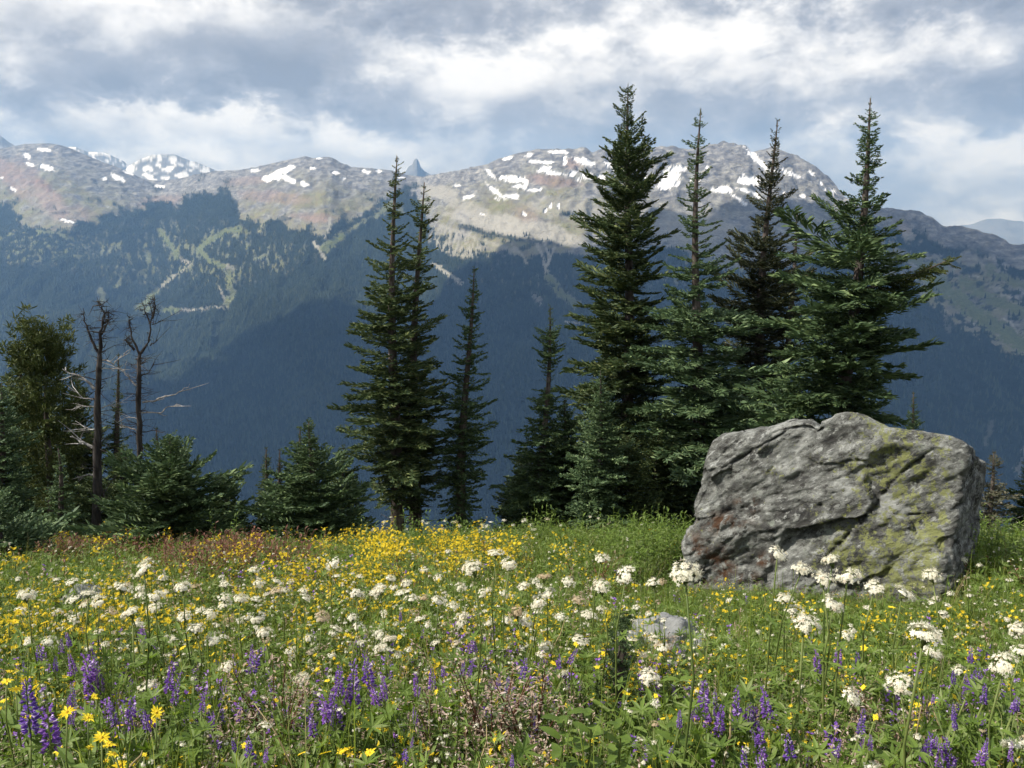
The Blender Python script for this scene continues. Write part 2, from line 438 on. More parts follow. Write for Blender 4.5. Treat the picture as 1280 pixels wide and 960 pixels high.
add_run(mead, [(1155, 340), (1185, 362), (1215, 388), (1250, 412), (1300, 446)], 11, 1.0, 0.6); add_run(mead, [(1205, 352), (1240, 374), (1290, 396)], 8, 0.9, 0.8)
add_run(mead, [(1100, 316), (1140, 326), (1180, 336)], 6, 0.7, 1.0); add_run(mead, [(1235, 335), (1255, 348), (1290, 362)], 6, 0.8, 1.2)
add_run(pale, [(1254, 398), (1264, 404), (1272, 416), (1282, 428)], 1.5, 1.0, 0.2); add_run(pale, [(1252, 370), (1262, 372)], 3, 0.9, 0.4); add_run(pale, [(1212, 345), (1222, 346)], 2, 0.8, 0.3); add_run(pale, [(1238, 359), (1250, 359)], 1.4, .8, .2)
add_run(pale, [(1183, 390), (1186, 415)], 4, 0.35, 1.0); add_run(pale, [(1232, 555), (1240, 530)], 4, 0.3, 1.0); add_run(pale, [(1272, 590), (1282, 560)], 5, 0.45, 1.0)
run = np.maximum(np.maximum(mead, pale), strk)
forest = forest * (1 - np.clip(run * 1.9 - 0.25, 0, 1) * (0.85 + 0.15 * np.clip(nC * 3, 0, 1))) * (1 - snow)
forest[:len(s_front)] = 1; forest[len(s_front) + len(s_vis):] = 0
scree = np.zeros_like(MPX)
for e, k in [((625, 281, 62, 13, 14), 1.0), ((690, 292, 44, 12, 20), .9), ((548, 240, 24, 8, 10), .8), ((590, 262, 34, 9, 20), .7), ((720, 262, 60, 14, 5), .5), ((860, 285, 60, 22, 0), .55), ((905, 283, 18, 6, 0), .9), ((775, 275, 30, 20, 0), .6),
             ((70, 262, 60, 14, 35), .3), ((1130, 290, 14, 8, 30), .5)]:
    scree = np.maximum(scree, k * np.clip((1.15 - ell(*e) + 0.25 * nA + 0.25 * nB) / 0.35, 0, 1))
scree = np.maximum(scree, pale * np.where(MPX < 330, .55, 1.0)); scree = np.maximum(scree, strk * 0.75)
red = np.zeros_like(MPX)
for e, k in [((62, 250, 14, 42, -42), 1.0), ((20, 226, 40, 14, 40), .8), ((95, 268, 26, 12, 10), .6), ((200, 252, 34, 8, -8), .55), ((340, 246, 46, 8, 6), .55), ((395, 272, 30, 6, 4), .75), ((310, 226, 30, 6, -4), .45), ((690, 226, 36, 7, 6), .7),
             ((660, 272, 18, 12, 40), .5), ((1128, 286, 16, 9, 30), .5), ((715, 205, 14, 8, 0), .6), ((30, 214, 20, 18, 40), .5)]:
    red = np.maximum(red, k * np.clip((1.2 - ell(*e) + 0.3 * nA + 0.3 * nB) / 0.5, 0, 1))
heath = np.clip((MPY - RIDGE(MPX) - 12 + 14 * nB) / 40, 0, 1) * (0.25 + 0.75 * np.clip((770 - MPX) / 60, 0, 1) + 0.75 * np.clip((MPX - 1050) / 40, 0, 1))

V = np.stack([MX, MY, MZ], -1).reshape(-1, 3)
ii = (np.arange(nr - 1)[:, None] * nc + np.arange(nc - 1)[None, :]).ravel()
me = mesh_np('mountain', V, np.stack([ii, ii + 1, ii + nc + 1, ii + nc], 1), smooth=True)
for nm, arr in (('forest', forest), ('snow', snow), ('meadow', mead), ('scree', scree), ('redrock', red), ('heath', heath)):
    attr_f(me, nm, arr.ravel())


def mountain_mat(t):
    pos = t.node('ShaderNodeNewGeometry').outputs['Position']
    st = t.vmath('MULTIPLY', pos, (1.0, 0.6, 2.0))
    n1 = t.noise(pos, 0.006, 6, 0.6); n2 = t.noise(st, 0.022, 10, 0.70, 0.4); n3 = t.noise(pos, 0.09, 5, 0.65)
    rock = t.ramp(n2, [(0.30, (0.065, 0.07, 0.082)), (0.46, (0.15, 0.152, 0.162)), (0.56, (0.25, 0.25, 0.25)), (0.70, (0.40, 0.39, 0.37))])
    grass = t.mix(n3, (0.12, 0.135, 0.06), (0.26, 0.25, 0.13))
    heathc = t.mix(n2, (0.15, 0.14, 0.10), (0.27, 0.24, 0.16))
    c = t.mix(t.math('MULTIPLY', t.attr('heath'), t.step(n1, 0.35, 0.6)), rock, t.mix(t.step(n2, 0.4, 0.6), heathc, grass))
    c = t.mix(t.math('MULTIPLY', t.attr('redrock'), t.step(n2, 0.25, 0.6)), c, t.mix(n3, (0.21, 0.135, 0.11), (0.33, 0.235, 0.195)))
    c = t.mix(t.attr('scree'), c, t.mix(n3, (0.24, 0.235, 0.215), (0.42, 0.405, 0.36)))
    c = t.mix(t.attr('meadow'), c, t.mix(n3, (0.08, 0.105, 0.045), (0.175, 0.195, 0.09)))
    c = t.mix(t.attr('forest'), c, t.mix(n3, (0.006, 0.012, 0.009), (0.016, 0.025, 0.016)))
    c = t.mix(t.attr('snow'), c, (0.86, 0.88, 0.92))
    h = t.math('MULTIPLY', n2, t.math('SUBTRACT', 1.0, t.attr('snow')))
    return principled(t, c, 0.95, h, 1.0, 22.0, spec=0.1)
M_MOUNT = material('mountain_slopes', mountain_mat)
mountain = obj('mountain', me, M_MOUNT)
tag(mountain, 'long alpine ridge with snow patches, scree and ski runs across the valley', 'mountain', kind='structure')

# the far wood on its slopes: a mass of small spires, one object
cellf = (forest[:-1, :-1] + forest[1:, 1:] + forest[:-1, 1:] + forest[1:, :-1]) / 4
q = lambda A: (A[:-1, :-1] + A[1:, 1:]) / 2
area = np.abs((MX[:-1, 1:] - MX[:-1, :-1]) * (MY[1:, :-1] - MY[:-1, :-1]))
pxm, pym = q(MPX), q(MPY)
vis = (q(SS) > 0.03) & (q(SS) < 0.995) & (pxm > -60) & (pxm < 1345) & (pym < 680)
wgt = np.where(vis & (cellf > 0.15), area * cellf, 0)
NT_ = 85000
idx = RNG.choice(wgt.size, NT_, p=(wgt / wgt.sum()).ravel())
r_, c_ = np.unravel_index(idx, wgt.shape)
fa, fb = RNG.random(NT_), RNG.random(NT_)
def bil(A): return (A[r_, c_] * (1 - fa) + A[r_ + 1, c_] * fa) * (1 - fb) + (A[r_, c_ + 1] * (1 - fa) + A[r_ + 1, c_ + 1] * fa) * fb
tx, ty, tz = bil(MX), bil(MY), bil(MZ)
hh = RNG.uniform(8, 27, NT_) * (1 - 0.35 * bil(SS)) * RNG.choice([1, 1, 1.25], NT_); rr = hh * RNG.uniform(0.16, 0.24, NT_)
a0 = RNG.uniform(0, 6.28, NT_)
ring = [np.stack([tx + rr * np.cos(a0 + k * 1.5708), ty + rr * np.sin(a0 + k * 1.5708), tz - 1.5], -1) for k in range(4)]
tip = np.stack([tx, ty, tz + hh], -1)
V = np.stack(ring + [tip], 1).reshape(-1, 3)
b = np.arange(NT_)[:, None] * 5
Fc = np.concatenate([np.stack([b[:, 0] + k, b[:, 0] + (k + 1) % 4, b[:, 0] + 4], 1) for k in range(4)])
fm = mesh_np('far_forest', V, Fc)
def far_forest_mat(t):
    g = t.node('ShaderNodeNewGeometry').outputs['Random Per Island']
    pos = t.node('ShaderNodeNewGeometry').outputs['Position']
    n = t.noise(pos, 0.002, 4, 0.6)
    c = t.mix(g, (0.005, 0.011, 0.008), (0.036, 0.052, 0.030))
    c = t.mix(t.math('MULTIPLY', t.step(n, 0.45, 0.7), 0.5), c, (0.046, 0.058, 0.030))
    return principled(t, c, 0.9, spec=0.1)
tag(obj('far_forest', fm, material('far_forest', far_forest_mat)), 'dark conifer forest covering the mountainside across the valley', 'forest', kind='stuff')


def far_range(name, line, depth, label, snowy=0.0, front=2500.0, tex=1.0, jag=40.0, base=-400.0, tower=False):
    a = np.array(line, float)
    xs = np.linspace(a[0, 0], a[-1, 0], 170); ys = np.interp(xs, a[:, 0], a[:, 1])
    rows = np.linspace(0, 1, 46)[:, None]
    top = np.array([P(px, py, depth) for px, py in zip(xs, ys)])
    k = (1 - rows)
    y = top[None, :, 1] - front * k; x = top[None, :, 0] * (y / depth)
    z = base + (top[None, :, 2] - base) * (1 - k ** (0.75 if not tower else 0.5))
    z = z + jag * np.sin(np.pi * np.clip(rows, 0, 1)) * fbm(x / (900 * tex), y / (900 * tex), octv=5, seed=len(name), ridged=True) + jag * 0.22 * fbm(x / 160, y / 300, octv=3, seed=3) * (rows > 0.9)
    yb = top[None, :, 1] + np.array([[400.0], [1500.0]]); xb = top[None, :, 0] * (yb / depth); zb = z[-1:, :] * np.array([[0.5], [0.0]]) + base * np.array([[0.5], [1.0]])
    x, y, z = np.vstack([x, xb]), np.vstack([y, yb]), np.vstack([z, zb])
    r, c = x.shape
    i = (np.arange(r - 1)[:, None] * c + np.arange(c - 1)[None, :]).ravel()
    me = mesh_np(name, np.stack([x, y, z], -1).reshape(-1, 3), np.stack([i, i + 1, i + c + 1, i + c], 1), True)
    qx, qy = project(x, y, z)
    sn = np.clip((fbm(qx / 14, qy / 8, octv=4, seed=31) + 0.0) / 0.22, 0, 1) * snowy * (np.vstack([np.broadcast_to(rows, (46, c)), np.zeros((2, c))]) > 0.45)
    attr_f(me, 'snow', sn.ravel())
    o = obj(name, me, M_FAR)
    tag(o, label, 'mountain', kind='structure')

def far_mat(t):
    pos = t.node('ShaderNodeNewGeometry').outputs['Position']
    n = t.noise(pos, 0.004, 5, 0.6)
    c = t.mix(t.attr('snow'), t.mix(n, (0.10, 0.11, 0.12), (0.22, 0.22, 0.22)), (0.85, 0.87, 0.9))
    return principled(t, c, 0.95, n, 1.0, 60.0, spec=0.1)
M_FAR = material('far_rock', far_mat)
far_range('far_mountain', [(-260, 200), (-120, 182), (-60, 165), (-25, 160), (0, 169), (12, 178), (30, 188), (60, 200)], 9500, 'blue hazy peak at the left edge behind the red slope', 0.3)
far_range('far_mountain', [(40, 215), (58, 190), (75, 184), (95, 184), (110, 190), (128, 190), (140, 195), (152, 200), (165, 210), (185, 225)], 11500, 'snowy blue peaks showing behind the dip of the left ridge', 0.9)
far_range('far_mountain', [(140, 226), (160, 208), (175, 199), (190, 194), (205, 193), (218, 193), (230, 198), (245, 203), (260, 208), (272, 214), (300, 226)], 10500, 'blue snow-streaked peak rising in the saddle of the left ridge', 0.75)
far_range('rock_tower', [(482, 226), (496, 220), (506, 216), (511, 208), (515, 206), (518, 199), (521, 198), (524, 203), (526, 209), (531, 214), (540, 219), (556, 226)], 11500, 'far blue rock tower on the skyline between the ridge tops', 0.0, tex=2.0, jag=12, tower=True)
far_range('far_mountain', [(1130, 312), (1165, 292), (1190, 283), (1215, 280), (1232, 274), (1250, 273), (1262, 275), (1280, 277), (1320, 270), (1400, 285), (1500, 292)], 13000, 'pale blue far range at the right edge', 0.0, base=-900)

# ------------------------------------------------------------------ the meadow's soil
gx = np.concatenate([np.linspace(-60, -12, 25)[:-1], np.linspace(-12, 12, 111), np.linspace(12, 60, 25)[1:]])
gy = np.concatenate([np.linspace(-8, 0.5, 18)[:-1], np.linspace(0.5, 24, 130), np.linspace(24, 62, 40)[1:]])
GX, GY = np.meshgrid(gx, gy)
GZ = ground(GX, GY) + 0.035 * fbm(GX * 1.6, GY * 1.6, octv=3, seed=8)
r, c = GX.shape
i = (np.arange(r - 1)[:, None] * c + np.arange(c - 1)[None, :]).ravel()
me = mesh_np('meadow_ground', np.stack([GX, GY, GZ], -1).reshape(-1, 3), np.stack([i, i + 1, i + c + 1, i + c], 1), True)
def soil(t):
    pos = t.node('ShaderNodeNewGeometry').outputs['Position']
    n, m = t.noise(pos, 2.0, 5), t.noise(pos, 22.0, 4, 0.65)
    c = t.mix(n, (0.030, 0.035, 0.014), (0.06, 0.055, 0.025))
    c = t.mix(t.step(m, 0.45, 0.65), c, (0.05, 0.07, 0.018))
    return principled(t, c, 0.95, m, 0.8, 0.05, spec=0.1)
tag(obj('meadow_ground', me, material('meadow_soil', soil)), 'sloping soil of the flower meadow', 'ground', kind='structure')

# ------------------------------------------------------------------ conifers
def blades(lst):
    """crossed diamond blades (base, direction, length, width) -> vertices, quads"""
    B = np.array([b[0] for b in lst]); D = np.array([b[1] for b in lst], float); L = np.array([b[2] for b in lst])[:, None]; W = np.array([b[3] for b in lst])[:, None]
    D /= np.linalg.norm(D, axis=1, keepdims=True)
    ref = np.where(np.abs(D[:, 2:3]) > 0.9, np.array([[1.0, 0, 0]]), np.array([[0, 0, 1.0]]))
    a = np.cross(D, ref); a /= np.linalg.norm(a, axis=1, keepdims=True); b = np.cross(D, a)
    tip = B + D * L - np.array([0, 0, 1]) * L * 0.08
    m = B + D * L * 0.55
    one = np.array([len(b_) > 4 for b_ in lst])                 # fine side twigs: a single blade, turned at random
    th = np.arange(len(lst)) * 2.399; ra = np.where(one, np.cos(th), 1.0)[:, None]; rb = np.where(one, np.sin(th), 0.0)[:, None]
    side = (a * ra + b * rb) * W * np.where(one, 1.12, 1.0)[:, None]
    V1 = np.stack([B, m + side, tip, m - side], 1); V2 = np.stack([B, m + b * W * 0.7, tip, m - b * W * 0.7], 1)[~one]
    V = np.concatenate([V1.reshape(-1, 3), V2.reshape(-1, 3)])
    return V, np.arange(len(V)).reshape(-1, 4)

def fir_branch(rng, n=10, sub=2, droop=0.18, wd=0.022):
    lst = []
    zc = lambda t: -droop * t + droop * 1.2 * t * t
    for k in range(n):
        t = 0.08 + 0.90 * (k + rng.uniform(-.3, .3)) / n
        for sd in (-1, 1):
            ang = math.radians(68 - 34 * t + rng.uniform(-12, 12)); l = (0.40 * (1 - 0.66 * t)) * rng.uniform(.7, 1.15)
            d = np.array([math.cos(ang), sd * math.sin(ang), rng.uniform(-.12, .26)])
            b = np.array([t, 0, zc(t)])
            lst.append((b, d, l, wd, 1))
            for j in range(sub):
                f = 0.25 + 0.45 * (j + 0.5) / sub + rng.uniform(-.08, .08)
                for s2 in ((-1, 1) if rng.random() < .75 else (1,)):
                    a2 = math.radians(42) * s2
                    d2 = np.array([d[0] * math.cos(a2) - d[1] * math.sin(a2), d[0] * math.sin(a2) + d[1] * math.cos(a2), d[2] + rng.uniform(-.1, .3)])
                    lst.append((b + d * l * f, d2, l * rng.uniform(.38, .62), wd * .72, 1))
        lst.append((np.array([t, 0, zc(t)]), np.array([.8, rng.uniform(-.3, .3), rng.uniform(.2, .7)]), rng.uniform(.10, .18), wd, 1))
    lst.append((np.array([.82, 0, zc(.82)]), np.array([1, 0, .22]), .22, wd))
    return blades(lst)

def pine_branch(rng, n=11, wd=0.0075):
    """an upswept limb carrying round tufts of long needles at its ends"""
    lst = []
    for k in range(n):
        t = 0.35 + 0.65 * (k + .5) / n
        c = np.array([t, rng.uniform(-.25, .25) * t, 0.25 * t * t + rng.uniform(-.05, .12)])
        for j in range(20):
            d = rng.normal(0, 1, 3) + np.array([.7, 0, .8])
            lst.append((c + rng.normal(0, .02, 3), d, rng.uniform(.07, .13), wd * 1.2, 1))
        lst.append((np.array([t * .4, 0, .1 * t]), c - np.array([t * .4, 0, .1 * t]), np.linalg.norm(c - np.array([t * .4, 0, .1 * t])), wd * .8))
    return blades(lst)

prng = np.random.default_rng(3)
FIR_BIG = [fir_branch(prng, 14, 3) for _ in range(5)]
FIR_HUGE = [fir_branch(prng, 19, 3, 0.16, 0.0145) for _ in range(4)]
FIR_MID = [fir_branch(prng, 9, 2, 0.16, 0.029) for _ in range(5)]
FIR_SML = [fir_branch(prng, 6, 1, 0.12, 0.044) for _ in range(5)]
FIR_DROOP = [fir_branch(prng, 12, 2, 0.34, 0.024) for _ in range(4)]
PINE = [pine_branch(prng) for _ in range(5)]

def needle_mat(name, dark, light, tips, patchy=0.0):
    def build(t):
        g = t.node('ShaderNodeNewGeometry').outputs['Random Per Island']
        pos = t.node('ShaderNodeNewGeometry').outputs['Position']
        n = t.noise(pos, 2.6, 3, 0.6)
        c = t.mix(t.math('ADD', t.math('MULTIPLY', n, 0.6), t.math('MULTIPLY', g, 0.4)), dark, light)
        c = t.mix(t.step(g, 0.72, 1.0), c, tips)
        p = principled(t, c, 0.6, spec=0.22)
        tr = t.node('ShaderNodeBsdfTranslucent'); t.put(tr.inputs[0], c)
        mx = t.node('ShaderNodeMixShader'); mx.inputs[0].default_value = 0.18
        t.l.new(p, mx.inputs[1]); t.l.new(tr.outputs[0], mx.inputs[2])
        return mx.outputs[0]
    return material(name, build)
NEEDLE = {'fir': needle_mat('fir_needles', (0.026, 0.050, 0.022), (0.080, 0.128, 0.050), (0.155, 0.215, 0.085)),
          'dark': needle_mat('dark_fir_needles', (0.025, 0.045, 0.019), (0.075, 0.11, 0.037), (0.156, 0.181, 0.065)),
          'brown': needle_mat('brownish_fir_needles', (0.020, 0.028, 0.014), (0.055, 0.068, 0.030), (0.105, 0.100, 0.052)),
          'blue': needle_mat('bluish_fir_needles', (0.034, 0.064, 0.030), (0.098, 0.155, 0.066), (0.20, 0.27, 0.125)),
          'pine': needle_mat('pine_needles', (0.030, 0.046, 0.014), (0.085, 0.110, 0.028), (0.150, 0.165, 0.050)),
          'dry': needle_mat('half_dead_needles', (0.055, 0.060, 0.035), (0.11, 0.11, 0.07), (0.16, 0.14, 0.10))}
def bark(name, c0, c1, sc=9.0):
    def build(t):
        pos = t.node('ShaderNodeTexCoord').outputs['Object']
        st = t.vmath('MULTIPLY', pos, (1.0, 1.0, 0.16))
        n = t.noise(st, sc * 2.2, 6, 0.65); m = t.noise(pos, sc * .35, 3)
        c = t.mix(t.step(n, .3, .7), c0, c1)
        c = t.mix(t.step(m, .52, .72), c, (c1[0] * 1.5, c1[1] * 1.5, c1[2] * 1.5))
        return principled(t, c, 0.9, n, 0.9, 0.02, spec=0.15)
    return material(name, build)
M_BARK = bark('fir_bark', (0.035, 0.028, 0.024), (0.115, 0.095, 0.085))
M_SNAG = bark('snag_wood', (0.014, 0.012, 0.012), (0.062, 0.056, 0.053))
M_SILVER = bark('silver_dead_wood', (0.14, 0.13, 0.125), (0.36, 0.35, 0.335), 14)

def conifer(name, top, base_px, depth, prof, label, kind='fir', seed=0, trunk=1.0, gap=0.0, step=None, per=7, low=0.0, pitch=(34, -16), protos=None, cat='conifer', bare=None, group=None, lengthen=1.08):
    """top: pixel of the leader; base_px: pixel column of the foot; prof: (pixel row, reach left, reach right)"""
    rng = np.random.default_rng(seed + 100)
    T = P(top[0], top[1], depth)
    xb, _ = P(base_px, 640, depth)[0], 0
    zb = float(ground(xb, depth)) - 0.05
    root = empty(name, (xb, depth, zb))
    H = T[2] - zb; lean = (T[0] - xb)
    mpp = depth / F * 1.02                                   # metres per pixel there
    zz = np.array([P(top[0], p[0], depth)[2] - zb for p in prof]); RL = np.array([p[1] for p in prof]) * mpp; RR = np.array([p[2] if len(p) > 2 else p[1] for p in prof]) * mpp
    o = np.argsort(zz); zz, RL, RR = zz[o], RL[o], RR[o]
    axis = lambda z: np.array([lean * z / H + 0.012 * H * math.sin(z / H * 5 + seed), 0.008 * H * math.sin(z / H * 7 + seed * 2), z])
    # trunk
    mb = MB()
    r0 = (0.0145 * H + 0.03) * trunk
    nz = 14
    mb.tube([axis(H * k / nz) for k in range(nz + 1)], [r0 * (1 - k / nz) ** 0.85 * (1.25 if k == 0 else 1) + 0.006 for k in range(nz + 1)], 9)
    tr = obj('trunk', mb.mesh('trunk', M_BARK, True), parent=root)
    # crown
    VV, FF, nb = [], [], 0
    dz = step or max(0.055, min(0.17, H * 0.020))
    z = H * (low if low else 0.03)
    tier = 0
    while z < H * 0.992:
        frac = z / H
        tier_gain = 0.74 + 0.42 * rng.random() ** 1.3
        n = max(3, int(round(per * (0.55 + 0.45 * (1 - frac)))))
        a_off = rng.uniform(0, 6.28)
        for k in range(n):
            if rng.random() < gap: continue
            az = a_off + 6.283 * k / n + rng.uniform(-.35, .35)
            cx = math.cos(az)
            rl, rr_ = np.interp(z, zz, RL), np.interp(z, zz, RR)
            reach = rr_ * (0.5 + 0.5 * cx) + rl * (0.5 - 0.5 * cx)
            L = reach * tier_gain * rng.uniform(.62, 1.22) * lengthen
            if L < 0.02: continue
            pit = math.radians(pitch[1] + (pitch[0] - pitch[1]) * frac ** 1.3 + rng.uniform(-14, 14))
            if protos is not None: pool = protos
            elif L > 0.85: pool = FIR_HUGE
            elif L > 0.55: pool = FIR_BIG if rng.random() < .75 else FIR_DROOP
            elif L > 0.26: pool = FIR_MID
            else: pool = FIR_SML
            PV, PF = pool[rng.integers(len(pool))]
            ca, sa, cp, sp_ = math.cos(az), math.sin(az), math.cos(pit), math.sin(pit)
            roll = rng.uniform(-.3, .3); cr, sr = math.cos(roll), math.sin(roll)
            R = np.array([[ca, -sa, 0], [sa, ca, 0], [0, 0, 1]]) @ np.array([[cp, 0, -sp_], [0, 1, 0], [sp_, 0, cp]]) @ np.array([[1, 0, 0], [0, cr, -sr], [0, sr, cr]])
            sc = np.array([L, L * rng.uniform(.8, 1.1) * min(1.5, max(1.0, .35 / L)), L * 1.0])
            VV.append((PV * sc) @ R.T + axis(z + rng.uniform(-.9, .9) * dz)); FF.append(PF + nb); nb += len(PV)
        z += dz * rng.uniform(.8, 1.2) * (1.0 if frac < .8 else .8); tier += 1
    lead = blades([(axis(H * .97), np.array([lean / H, 0, 1]), H * .035 + .03, .010), (axis(H * .985), np.array([.5, .1, .8]), .06, .012), (axis(H * .985), np.array([-.5, -.1, .8]), .06, .012)])
    VV.append(lead[0]); FF.append(lead[1] + nb)
    me = mesh_np('crown', np.vstack(VV), np.vstack(FF))
    obj('crown', me, NEEDLE[kind], root)
    if bare:                                                 # dead twigs low on the trunk
        mb = MB()
        for _ in range(bare):
            z = H * rng.uniform(.03, .30); az = rng.uniform(0, 6.28); l = rng.uniform(.25, .6) * (RL.max() + .1)
            p0 = axis(z); d = np.array([math.cos(az), math.sin(az), rng.uniform(-.25, .1)])
            mb.tube([p0, p0 + d * l * .5, p0 + d * l + np.array([0, 0, .05 * l])], [.012, .008, .003], 4)
            mb.tube([p0 + d * l * .5, p0 + d * l * .8 + np.array([.1, .05, -.05])], [.005, .002], 3)
        obj('dead_twigs', mb.mesh('dead_twigs', M_SNAG), parent=root)['kind'] = 'stuff'
    return tag(root, label, cat, group)

CN = 'conifers along the meadow edge'
conifer('fir_tree', (498, 195), 488, 15.0, [(195, 2), (215, 8), (245, 15), (300, 23), (345, 33), (378, 48), (420, 56), (460, 62), (500, 64), (545, 68), (585, 58), (612, 34), (650, 8)], 'tall dark fir with bare lower trunk, left one of the close pair', 'dark', 1, low=.09, bare=26, group=CN, per=7)
conifer('fir_tree', (527, 228), 514, 15.6, [(228, 2), (262, 14, 18), (300, 20, 22), (350, 26, 28), (400, 28, 30), (450, 34, 36), (500, 42, 40), (550, 46, 42), (600, 42, 42), (622, 26), (650, 8)], 'tall dark fir, shorter right one of the close pair', 'dark', 2, low=.08, bare=18, group=CN, per=7)
conifer('fir_tree', (588, 333), 576, 15.2, [(333, 2), (370, 12), (420, 18), (470, 27), (520, 36), (560, 38), (600, 34), (640, 28)], 'slim green fir just beside the tall dark pair', 'fir', 3, group=CN)
conifer('fir_tree', (686, 384), 672, 15.3, [(384, 2), (410, 10), (428, 18), (447, 22), (466, 17), (480, 4), (490, 4), (497, 24), (530, 32), (570, 42), (610, 46), (655, 42)], 'fir with thin sparse top above a dense skirt', 'fir', 4, per=9, group=CN)
conifer('fir_tree', (752, 463), 745, 14.2, [(463, 2), (490, 12), (520, 22), (560, 30), (600, 38), (645, 42)], 'small fresh green fir in front of the tallest tree', 'blue', 5, per=9, group=CN)
conifer('fir_tree', (793, 105), 772, 17.0, [(105, 4), (125, 14), (145, 20), (170, 25), (200, 34, 42), (235, 42, 46), (270, 55, 46), (300, 64, 46), (345, 80, 42), (365, 70, 46), (400, 60, 50), (440, 76, 52), (480, 82, 56), (520, 86, 60), (560, 80, 60), (600, 70, 60), (650, 50)], 'tallest dark green fir, the leftmost of the four behind the boulder', 'dark', 6, per=9, group=CN, pitch=(42, -20))
conifer('fir_tree', (881, 135), 866, 15.8, [(135, 2), (165, 10), (200, 18), (240, 20), (265, 25), (300, 31), (330, 42), (350, 44), (380, 60), (420, 70), (460, 82), (500, 92), (540, 88), (600, 82), (650, 60)], 'tall spire-topped fir with a broad skirt reaching the boulder', 'blue', 7, per=8, group=CN, gap=.06)
conifer('fir_tree', (968, 150), 950, 17.8, [(150, 3), (180, 9), (215, 14), (250, 24), (290, 27), (330, 45), (380, 60), (430, 66), (470, 66), (520, 60), (620, 40)], 'dark brownish fir between two greener trees behind the boulder', 'brown', 8, per=8, group=CN, gap=.05, pitch=(45, -14))
conifer('fir_tree', (990, 262), 985, 18.6, [(262, 2), (290, 6), (330, 9), (400, 14), (500, 16)], 'thin dark spire at the flank of the brownish fir', 'brown', 9, group=CN)
t9 = conifer('fir_tree', (1085, 122), 1046, 12.6, [(122, 1), (140, 3), (155, 14), (190, 20), (220, 28), (240, 26), (258, 36, 28), (268, 66, 30), (290, 66, 46), (330, 92, 54), (360, 104, 62), (400, 104, 76), (440, 100, 74), (480, 108, 60), (520, 126, 64), (560, 110, 60)], 'broad green fir with a long limb reaching right, behind the boulder', 'fir', 10, per=8, group=CN, gap=.04, trunk=1.15)
conifer('fir_tree', (1142, 490), 1140, 15.0, [(490, 2), (510, 8), (530, 12), (550, 17), (620, 24)], 'tiny fir peeking over the right top of the boulder', 'fir', 11, group=CN)
conifer('fir_tree', (1288, 560), 1290, 12.5, [(560, 2), (600, 18), (640, 28), (680, 26)], 'dark fir cut by the right picture edge', 'dark', 12, group=CN)
# the long limb of the broad fir
limb = MB(); lrng = np.random.default_rng(77)
A, B = P(1076, 362, 12.6), P(1184, 326, 12.2); C_ = P(1128, 350, 12.4); root_l = np.array(t9.location)
limb.tube([A - root_l, C_ - root_l, B - root_l], [.03, .02, .006], 6)
lo = obj('limb', limb.mesh('limb', M_BARK), parent=t9)
VV, FF, nb = [], [], 0
for k in range(46):
    f = lrng.uniform(.12, 1); p = (A + (C_ - A) * f * 2 if f < .5 else C_ + (B - C_) * (f - .5) * 2) - root_l
    PV, PF = FIR_MID[k % 5]; L = .34 * lrng.uniform(.7, 1.1) * (1.1 - .45 * f)
    az = lrng.uniform(-1.1, 1.1); pit = lrng.uniform(-.5, .5)
    R = np.array(Euler((lrng.uniform(-.5, .5), -pit, az)).to_matrix())
    VV.append((PV * L) @ R.T + p); FF.append(PF + nb); nb += len(PV)
obj('limb_needles', mesh_np('limb_needles', np.vstack(VV), np.vstack(FF)), NEEDLE['pine'], lo)

LG = 'trees at the left meadow edge'
conifer('pine_tree', (60, 436), 56, 13.2, [(436, 14), (446, 34, 30), (456, 50, 44), (430, 55, 48), (470, 56, 48), (520, 50, 44), (580, 44, 40), (640, 30), (690, 20)], 'bushy olive-green pine behind the dead snags', 'pine', 13, protos=PINE, per=10, pitch=(60, 4), step=.12, group=LG, lengthen=1.4, cat='pine')
conifer('fir_tree', (2, 478), 4, 11.5, [(478, 4), (520, 28), (560, 36), (620, 44), (690, 48)], 'dark fir cut by the left picture edge', 'blue', 14, group=LG)
conifer('fir_tree', (-8, 622), 0, 8.0, [(622, 8), (645, 36), (672, 52), (705, 60), (730, 52)], 'low bright fir bush in the left corner of the meadow edge', 'blue', 15, lengthen=1.35, group=LG, per=9, step=.07, pitch=(50, 5))
conifer('fir_tree', (210, 548), 206, 9.6, [(548, 6), (565, 24), (600, 48), (630, 64), (660, 72), (700, 62)], 'round green fir bush below the forked snag', 'fir', 16, lengthen=1.4, group=LG, per=10, step=.075, pitch=(50, 2))
conifer('fir_tree', (280, 600), 280, 10.8, [(600, 10), (620, 28), (650, 42), (695, 42)], 'low fir sapling to the right of the round bush', 'fir', 17, group=LG, per=9, step=.07, pitch=(50, 5))
conifer('fir_tree', (388, 526), 386, 11.0, [(526, 3), (543, 13), (560, 14), (580, 28), (610, 44), (640, 54), (670, 58), (700, 48)], 'pointed green fir bush left of the tall dark pair', 'fir', 18, lengthen=1.4, group=LG, per=9, step=.08, pitch=(44, 0))
conifer('fir_tree', (334, 560), 333, 14.0, [(560, 1), (580, 8), (605, 13), (640, 22), (680, 24)], 'slender dark fir spire beside the pointed bush', 'dark', 19, group=LG)
conifer('fir_tree', (350, 562), 349, 14.3, [(562, 1), (580, 5), (610, 8), (660, 12)], 'thinnest dark fir spire, left of the pointed bush', 'brown', 20, group=LG)
conifer('fir_tree', (374, 534), 373, 13.6, [(534, 1), (555, 8), (600, 14), (660, 22)], 'dark fir tip just behind the pointed bush', 'dark', 21, group=LG)
conifer('fir_tree', (144, 442), 146, 14.2, [(442, 1), (480, 6), (530, 12), (600, 18), (660, 22)], 'thin dark fir standing between the two snags', 'dark', 22, group=LG)
